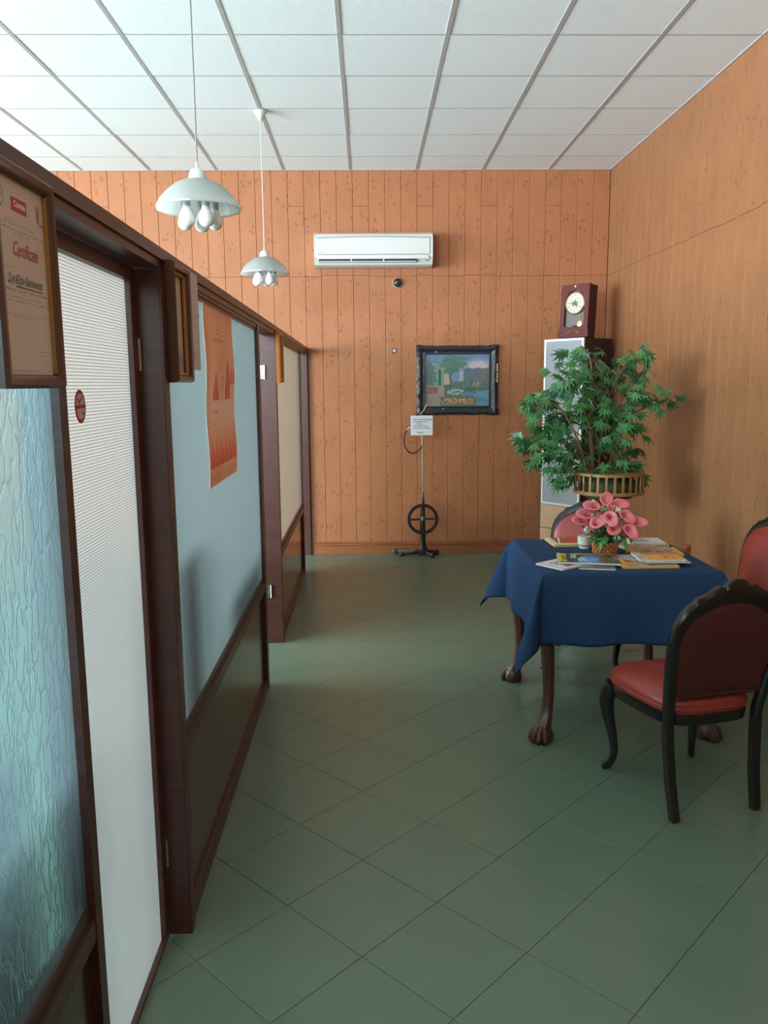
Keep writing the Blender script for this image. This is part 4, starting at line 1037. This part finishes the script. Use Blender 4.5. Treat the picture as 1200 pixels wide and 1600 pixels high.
def globe(u, v):
    if u < .04: return (196, 178, 120)
    if u < .15: 
        if .10 < v < .92: return (222, 200, 40)
        return (40, 40, 40)
    d = hypot((u - .62) / .30, (v - .28) / .50)
    if d < 1: return mix((60, 110, 190), (150, 200, 220), vnoise(u * 10, v * 7) + (.55 - u) * 2) if u < .68 else mix((150, 130, 100), (70, 60, 50), vnoise(u * 30, v * 16))
    if v > .86 and u > .3: return mix((216, 190, 60), (150, 90, 40), u)
    if .22 < u < .31 and .45 < v < .92 and abs(u - .265) > .006: return (186, 190, 192)
    if u > .90: return (70, 70, 74) if hsh(int(v * 8), 3) > .5 else (150, 150, 150)
    return mix((36, 52, 60), (60, 74, 80), vnoise(u * 6, v * 6))
def purple(u, v):
    if .15 < v < .8 and u > .35: return (120, 40, 96) if vnoise(u * 8, v * 9) > .42 else (222, 214, 216)
    return (220, 216, 214)
yellowgeo = lambda inner: (lambda u, v: (224, 176, 40) if (u < .06 or u > .94 or v < .06 or v > .94) else inner(u, v))
landscape = blobs([(120, 92, 84), (168, 120, 92), (206, 160, 90), (92, 104, 130)], 5, 4.2, (150, 110, 90))
bluepic = blobs([(96, 116, 150), (150, 158, 172), (186, 180, 176), (120, 60, 60)], 6, 1.7, (130, 140, 160))
def orangepic(u, v):
    n_ = vnoise(u * 7 + 3, v * 6); c = mix((214, 146, 62), (236, 176, 96), n_)
    if u < .18: return mix((210, 206, 196), (160, 150, 140), n_)
    if .50 < u < .85 and .25 < v < .6 and vnoise(u * 22, v * 14) > .62: return (176, 70, 40)
    if v > .75: return mix((120, 130, 150), (170, 120, 110), n_)
    return c
def greydots(u, v):
    if .1 < u < .6 and .2 < v < .8: return (90, 88, 92) if (int(u * 40) + int(v * 20)) % 2 else (200, 200, 204)
    return (212, 208, 206)
# left, far back: cookery booklet
magazine('cookery booklet with yellow spine lying alone at the far left of the table', (866, 855), (917, 854), None, TT, .012, food, 'yellow_edge', depth=.20)
# front pile
magazine('thin grey magazine lying lowest in the front pile', (905, 889.5), (962, 891.5), None, TT, .006, blobs([(90, 96, 100), (150, 150, 150)], 5, 2, (110, 112, 116)), depth=.15)
magazine('white magazine with purple print sticking out left of the front pile', (879, 892), (915, 884), None, TT, .007, purple, depth=.16)
gm = magazine('dark magazine with a yellow block and blue sky globe on top of the front pile', (872, 881), (971, 884), None, TT + .010, .009, globe, depth=.205, nx=100, ny=60)
text('XAKEP', .035, 'ink_dark', gm, (.033, .10, .0098), (0, 1, 0), (-1, 0, 0), sx=1.1, thick=.0006)
# right pile
magazine('yellow-edged magazine lying lowest at the front of the right pile', (974, 889), (1062, 887.5), None, TT, .009, yellowgeo(bluepic), 'yellow_edge', depth=.17)
magazine('yellow-edged magazine with red corner lying second in the right pile', (973, 882), (1060, 881), None, TT + .0095, .007, yellowgeo(lambda u, v: (200, 50, 44) if u + v < .45 else bluepic(u, v)), 'yellow_edge', depth=.18)
magazine('magazine with greenish cover corner jutting out right of the yellow pile', (1010, 880), (1080, 880), None, TT + .017, .004, blobs([(160, 176, 120), (120, 140, 110)], 4, 3, (150, 160, 120)), depth=.15)
magazine('orange-covered magazine lying on top of the right pile', (1000, 877.5), (1072, 877.5), None, TT + .0215, .009, orangepic, depth=.16, nx=60, ny=40)
magazine('yellow-bordered magazine fanned out at the right edge of the table', (990, 869), (1070, 869), None, TT, .010, yellowgeo(landscape), 'yellow_edge', depth=.17)
magazine('thick magazine with brown landscape cover behind the yellow piles', (980, 860), (1046, 855), None, TT, .016, landscape, depth=.13)
magazine('pale magazine with grey pattern at the far right of the table', (988, 852.0), (1042, 851.5), None, TT + .0170, .010, greydots, depth=.14)

# potted callas
fb = P(947, 866); FB = Vector((fb.x, fb.y + .02, TT))
fl = thing('flower_arrangement', 'artificial pink calla lilies in a small brown basket on the table', 'flowers', tuple(FB))
mb = MB()
for r in range(5):                         # woven rows of beads round the pot
    z = .008 + r * .0125; rr = .052 + .008 * r / 4
    for k in range(18):
        q = 2 * pi * (k + .5 * (r % 2)) / 18; c = (rr * cos(q), rr * sin(q), z)
        mb.lathe([(.0005, -.008), (.007, -.005), (.009, 0), (.007, .005), (.0005, .008)], 6, c)
mb.lathe([(.046, 0), (.050, .03), (.056, .060), (.050, .060)], 20).build('basket', 'terracotta', fl, smooth=True)
FY = FB.y
def loc(px, py, dy=0.0): return at_y(px, py, FY + dy) - FB
def calla_mb(tipdir, facing, size):
    """funnel flower opening along 'facing', its pointed tip towards 'tipdir'"""
    f = Vector(facing).normalized(); t_ = Vector(tipdir); t_ = (t_ - f * t_.dot(f)).normalized(); s_ = f.cross(t_)
    mb = MB(); nu, nv = 28, 9
    for j in range(nv + 1):
        v = j / nv
        for i in range(nu):
            q = 2 * pi * i / nu; tip = max(0, cos(q)) ** 3
            r = size * (.07 + .50 * v ** 1.7 * (1 + .85 * tip * v) - .10 * v * max(0, -cos(q)))
            hgt = size * (-.75 + 1.0 * v ** .8 - .18 * v ** 5 + .10 * tip * v ** 3 - .25 * max(0, -cos(q)) * v ** 3)
            mb.v.append(tuple(t_ * (r * cos(q)) + s_ * (r * sin(q) * .92) + f * hgt))
    mb.f = [(j * nu + i, j * nu + (i + 1) % nu, (j + 1) * nu + (i + 1) % nu, (j + 1) * nu + i) for j in range(nv) for i in range(nu)]
    sp = MB().tube([tuple(f * (-size * .6)), tuple(f * (-size * .1)), tuple(f * (size * .12))], [size * .05, size * .055, size * .02], 7)
    return mb, sp
CALLAS = [(947, 782, .02, (.3, .1, .5), (.25, -.55, .8)), (966, 787, .02, (1, 0, .1), (.25, -.6, .75)), (930, 790, 0, (-1, 0, 0), (-.1, -.65, .7)), (919, 803, .0, (-1, -.1, .1), (-.1, -.7, .7)),
          (912, 813, .01, (-1, 0, -.2), (0, -.6, .8)), (931, 817, -.05, (.8, -.2, .6), (-.1, -.75, .65)), (953, 806, -.05, (.3, -.3, -.9), (-.15, -.85, .45)), (961, 824, -.07, (-.5, -.2, -.6), (.1, -.7, .65)),
          (977, 804, -.02, (.6, -.2, -.6), (.2, -.8, .5)), (983, 826, -.06, (.45, -.3, -.8), (.15, -.85, .45)), (994, 815, .02, (1, 0, -.25), (.1, -.6, .7)), (958, 795, .06, (0, 1, .3), (0, -.1, 1)), (975, 815, .06, (1, 1, 0), (.3, .2, 1))]
for (px, py, dyy, tip, fc) in CALLAS:
    c = loc(px, py, dyy); mb, sp = calla_mb(tip, fc, .062)
    tr = Matrix.Translation(c)
    o = mb.xf(tr).build('calla_flower', 'calla_pink', fl, smooth='all'); o.modifiers.new('t', 'SOLIDIFY').thickness = .0012
    sp.xf(tr).build('spadix', 'calla_spadix', o, smooth=True)
    q = c - Vector(fc).normalized() * .036
    MB().tube([tuple(q), tuple(q * .6 + Vector((0, 0, .02))), (c.x * .15, c.y * .15, .05)], [.004, .0035, .0035], 6).build('stem', 'stem_green', fl, smooth=True)
def blade(base, tip, wd, sag, lobed=False, n_=8):
    b, t_ = Vector(base), Vector(tip); d = t_ - b; sd = d.cross(Vector((0, 0, 1))).normalized() if abs(d.normalized().z) < .97 else Vector((1, 0, 0)); mb = MB()
    for i in range(n_ + 1):
        u = i / n_; p = b + d * u + Vector((0, 0, sag * 4 * u * (1 - u))); hw = wd * (sin(pi * min(1, u * .92 + .06)) ** .8)
        if lobed and i % 2: hw *= .55
        up_ = Vector((0, 0, .25 * hw)); mb.v += [tuple(p - sd * hw + up_), tuple(p), tuple(p + sd * hw + up_)]
    mb.f = [f for i in range(n_) for f in ((3 * i, 3 * i + 1, 3 * i + 4, 3 * i + 3), (3 * i + 1, 3 * i + 2, 3 * i + 5, 3 * i + 4))]
    return mb
GL = [((940, 845), (912, 838), .020, 0, 'leaf_mid'), ((940, 842), (915, 830), .016, 0, 'leaf_mid'), ((942, 838), (922, 842), .020, -.03, 'leaf_mid'), ((946, 838), (935, 828), .014, -.02, 'leaf_mid'), ((950, 838), (945, 830), .016, -.04, 'leaf_mid'),
      ((952, 842), (962, 832), .018, .01, 'leaf_mid'), ((950, 845), (955, 856), .016, -.05, 'leaf_mid'), ((956, 842), (972, 852), .016, -.02, 'leaf_mid'), ((942, 842), (932, 850), .017, -.05, 'leaf_mid'), ((935, 834), (928, 824), .014, 0, 'leaf_mid'), ((958, 838), (985, 834), .016, 0, 'leaf_mid')]
GL += [((945, 840), (925, 834), .020, -.05, 'leaf_mid'), ((955, 840), (978, 842), .020, -.05, 'leaf_mid'), ((940, 846), (924, 850), .018, -.06, 'leaf_mid'), ((948, 842), (942, 852), .018, -.08, 'leaf_mid'), ((958, 842), (964, 852), .017, -.07, 'leaf_mid'), ((955, 836), (968, 828), .016, -.05, 'leaf_mid'), ((940, 832), (938, 822), .015, -.04, 'leaf_mid')]
for a, b, wd, dyy, m_ in GL: blade(loc(*a, dyy * .6), loc(*b, dyy), wd * 1.15, .012).build('leaf', m_, fl, smooth='all')
for a, b, wd, dyy in (((941, 840), (937, 862), .017, -.075), ((972, 838), (980, 866), .019, -.07), ((944, 838), (948, 856), .013, -.08), ((986, 836), (986, 852), .014, -.02)): blade(loc(*a, dyy * .5), loc(*b, dyy), wd, .014, True, 12).build('fern_leaf', 'leaf_light', fl, smooth='all')
random.seed(5)
for (px, py) in ((943, 796), (948, 792), (947, 798), (930, 808), (926, 812), (934, 805), (967, 812), (972, 816), (964, 817), (955, 812)):
    mb = MB(); c0 = loc(px, py, random.uniform(-.03, .01))
    for k in range(6):
        c = c0 + Vector([random.uniform(-.011, .011) for _ in range(3)]); mb.lathe([(.0005, -.006), (.005, -.003), (.006, .001), (.004, .005), (.0005, .007)], 7, tuple(c))
    mb.build('bud_cluster', 'bud_green', fl, smooth=True)
for (px, py, r) in ((917, 828, .014), (964, 840, .020), (927, 783, .007), (966, 797, .012)):
    mb = MB(); c0 = loc(px, py, -.04)
    for k in range(16):
        q = random.uniform(0, 2 * pi); h_ = random.uniform(-1, 1); c = c0 + Vector((cos(q) * sqrt(1 - h_ * h_) * r * .8, sin(q) * sqrt(1 - h_ * h_) * r * .8, h_ * r))
        mb.lathe([(.0005, -r * .4), (r * .42, 0), (.0005, r * .4)], 6, tuple(c))
    mb.build('white_blossom', 'blossom_white', fl, smooth=True)
fm = MB().lathe([(.048, .045), (.04, .07), (.03, .10), (.012, .125), (.001, .13)], 18, wob=lambda q, z: .25 * sin(q * 5 + z * 90)).build('foliage_core', 'moss', fl, smooth=True)
cp = P(917, 859)
cu = thing('ceramic_pot', 'small cream ceramic pot just left of the flower basket', 'pot', (cp.x - .002, cp.y + .035, TT))
MB().lathe([(.024, 0), (.030, .006), (.034, .022), (.036, .045), (.036, .062), (.038, .066), (.034, .066), (.033, .045), (.030, .012)], 28).build('pot', 'ceramic', cu, smooth=True)
MB().lathe([(.0342, .018), (.0352, .018), (.0357, .022), (.0347, .022)], 28).build('dark_band', 'ink_dark', cu)

# ================================================================== MAPLE TREE ON ITS STAND
TRY = 5.40; bc = at_y(951, 762, TRY); TRX = bc.x; BZ0, BZ1 = at_y(945, 776, TRY - .2).z, at_y(951, 742, TRY - .2).z
stand = thing('plant_stand', 'dark wooden pedestal holding the tree basket, behind the chair', 'stand', (TRX, TRY, 0))
MB().lathe([(.16, BZ0 - .028), (.165, BZ0 - .020), (.165, BZ0 - .006), (.158, BZ0 - .002)], 32).build('top', 'dark_wood', stand, smooth=True)
MB().lathe([(.03, .16), (.045, .20), (.028, .28), (.022, .45), (.030, .60), (.024, .70), (.04, BZ0 - .028)], 18).build('column', 'dark_wood', stand, smooth=True)
for k in range(3):
    q = 2 * pi * k / 3 + .5
    MB().tube([(.02 * cos(q), .02 * sin(q), .22), (.10 * cos(q), .10 * sin(q), .16), (.17 * cos(q), .17 * sin(q), .05), (.20 * cos(q), .20 * sin(q), .012)], [.022, .018, .014, .012], 8).build('foot', 'dark_wood', stand, smooth=True)

tree = thing('artificial_maple', 'bushy green artificial maple tree in a cane basket in front of the corner cabinet', 'tree', (TRX, TRY, BZ0))
bh = BZ1 - BZ0; BR = .232
MB().lathe([(BR - .012, 0), (BR + .004, 0), (BR + .006, .012), (BR, .022), (BR - .012, .022)], 48).build('basket_bottom_ring', 'basket_cane', tree, smooth=True)
MB().lathe([(BR - .014, bh - .018), (BR - .002, bh - .018), (BR - .002, bh), (BR - .014, bh)], 48).build('basket_top_ring', 'basket_cane', tree, smooth=True)
MB().lathe([(.001, .004), (BR - .012, .004), (BR - .012, .010), (.001, .010)], 32).build('basket_floor', 'basket_dark', tree)
for k in range(26):
    q = 2 * pi * k / 26; c, s_ = cos(q), sin(q); r = BR - .006
    mb = MB().box((-.004, -.0075, .018), (.004, .0075, bh - .012)); mb.xf(Matrix.Translation((r * c, r * s_, 0)) @ Matrix.Rotation(q, 4, 'Z')).build('basket_stave', 'basket_cane', tree)
MB().lathe([(.19, .012), (.20, .03), (.185, bh * .55), (.12, bh * .75), (.02, bh * .85), (.001, bh * .85)], 26, wob=lambda q, z: .05 * sin(q * 7 + z * 50)).build('moss_filling', 'moss', tree, smooth=True)
def tl(px, py, dy): return at_y(px, py, TRY + dy) - Vector((TRX, TRY, BZ0))
random.seed(21)
trunks = [[(927, 752, .0), (925, 710, .01), (922, 660, .0), (926, 610, .02), (922, 560, .0), (908, 540, -.02)],
          [(934, 752, .03), (938, 700, .06), (946, 650, .08), (960, 600, .06), (985, 560, .02)],
          [(920, 752, -.03), (912, 715, -.06), (895, 670, -.10), (872, 635, -.10), (845, 630, -.12)]]
for tr in trunks:
    pts = smooth_profile([tuple(tl(*q)) for q in tr], 4); pts[0] = (pts[0][0], pts[0][1], bh * .6)
    MB().tube(pts, [(.017 if tr is trunks[0] else .010) * (1 - .75 * i / (len(pts) - 1)) for i in range(len(pts))], 8).build('trunk', 'bark', tree, smooth=True)
CL = [(905, 545, 6, 16), (925, 560, 12, 16), (898, 585, 12, 18), (935, 585, 11, 18), (885, 600, 12, 20), (915, 615, 14, 24), (950, 610, 12, 22), (970, 580, 10, 16), (985, 560, 9, 14), (1005, 548, 6, 9), (1003, 582, 9, 16),
      (975, 615, 12, 22), (1000, 612, 10, 18), (1025, 620, 9, 13), (1050, 624, 6, 10), (860, 630, 12, 18), (828, 628, 9, 12), (840, 645, 6, 12), (870, 660, 14, 22), (905, 650, 12, 22), (945, 645, 13, 22), (975, 648, 10, 18), (990, 662, 8, 14),
      (845, 675, 12, 18), (818, 690, 9, 11), (865, 695, 14, 22), (895, 700, 13, 22), (930, 690, 12, 22), (958, 685, 10, 20), (840, 715, 8, 14), (870, 728, 12, 20), (900, 735, 9, 18), (880, 750, 6, 10), (940, 725, 9, 20),
      (965, 722, 9, 18), (985, 700, 6, 10), (985, 725, 6, 10), (998, 742, 6, 10), (960, 745, 6, 12), (930, 768, 2, 5), (945, 745, 6, 14)]
def leaf_mesh(seed):
    random.seed(seed); mb = MB(); L_ = [(-100, .42), (-62, .72), (-30, .92), (0, 1.0), (30, .92), (62, .72), (100, .42)]
    mb.v.append((0, 0, 0)); pts = [(-.05, -.12, 0)]
    for i, (a, r) in enumerate(L_):
        aa = radians(90 - a); rr = r * random.uniform(.92, 1.05) * .60
        for da, fr in ((16, .52), (9, .62), (0, 1.0), (-9, .62), (-16, .52)) if r > .5 else ((10, .5), (0, 1), (-10, .5)):
            q = aa + radians(da); R2 = rr * fr * (.85 if fr < 1 else 1.05)
            if abs(da) == 16: R2 = .27
            pts.append((R2 * cos(q), R2 * sin(q), -.16 * R2 * R2 * 2 - .06 * abs(sin(radians(a))) * fr))
    pts.append((.05, -.12, 0)); mb.v += pts; n_ = len(pts)
    mb.f = [(0, i + 1, i) for i in range(1, n_)] + [(0, 1, n_)]
    me = bpy.data.meshes.new('maple_leaf'); me.from_pydata([(x, y + .10, z) for x, y, z in mb.v], [], mb.f); me.materials.append(MATS['maple_leaf']); me.update()
    # orient every face upwards
    bm = bmesh.new(); bm.from_mesh(me)
    for f in bm.faces:
        f.normal_update()
        if f.normal.z < 0: f.normal_flip()
    bm.to_mesh(me); bm.free(); return me
LEAF = [leaf_mesh(k) for k in range(5)]
random.seed(33)
count = 0; extra = MB(); twig = MB()
allpts = []
for (px, py, nl, rad) in CL:
    dy = random.uniform(-.15, .15) if 870 < px < 1000 else random.uniform(-.10, .06)
    c = tl(px, py, dy); allpts.append(c)
    # twig from the nearest trunk axis
    zc = max(.16, c.z - random.uniform(.10, .22)); fx = .0 + (c.x * .25); twig.tube([(fx, c.y * .2, zc), ((fx + c.x) / 2, c.y * .6, (zc + c.z) / 2 + .02), tuple(c)], [.006, .004, .002], 5)
    for k in range(int(nl * 1.5)):
        r = rad / 232.0; off = Vector((random.gauss(0, r * .62), random.gauss(0, r * .75), random.gauss(0, r * .55)))
        p = c + off; outw = Vector((p.x * .8 + random.gauss(0, .35), p.y * 1.0 - .25 + random.gauss(0, .35), .0))
        if outw.length < .01: outw = Vector((0, -1, 0))
        outw.normalize()
        tip = (outw * random.uniform(.5, 1) + Vector((0, 0, random.uniform(-1.0, .15)))).normalized()
        nrm = Vector((random.gauss(0, .4), random.gauss(-.45, .35), random.gauss(.75, .35))); nrm = (nrm - tip * nrm.dot(tip)).normalized(); xx = tip.cross(nrm)
        s_ = random.uniform(.115, .165); R3 = Matrix(((xx.x, tip.x, nrm.x), (xx.y, tip.y, nrm.y), (xx.z, tip.z, nrm.z))).to_4x4()
        mw = Matrix.Translation(p) @ R3 @ Matrix.Scale(s_, 4)
        if count < 300:
            o = link('leaf', LEAF[count % 5], tree); o.matrix_local = mw; count += 1
        else:
            me = LEAF[k % 5]; extra.add([mw @ v.co for v in me.vertices], [tuple(f.vertices) for f in me.polygons])
random.seed(1)
twig.build('twigs', 'bark', tree, smooth=True)
if extra.v:
    me = bpy.data.meshes.new('inner_leaves'); me.from_pydata(extra.v, [], extra.f); me.materials.append(MATS['maple_leaf']); link('inner_leaves', me, tree, kind='stuff')

# wooden post end beyond the table
q = at_z(1073, 854, .60)
ps = thing('wooden_post', 'reddish wooden post with rounded top showing just past the far right edge of the table', 'post', (q.x, q.y, 0))
MB().box((-.022, -.022, .02), (.022, .022, .585), .004).build('shaft', 'red_wood', ps)
MB().lathe([(.020, .580), (.026, .588), (.026, .602), (.020, .612), (.001, .614)], 18).build('rounded_top', 'red_wood', ps, smooth=True)
MB().box((-.09, -.09, 0), (.09, .09, .022), .004).build('foot_plate', 'red_wood', ps)
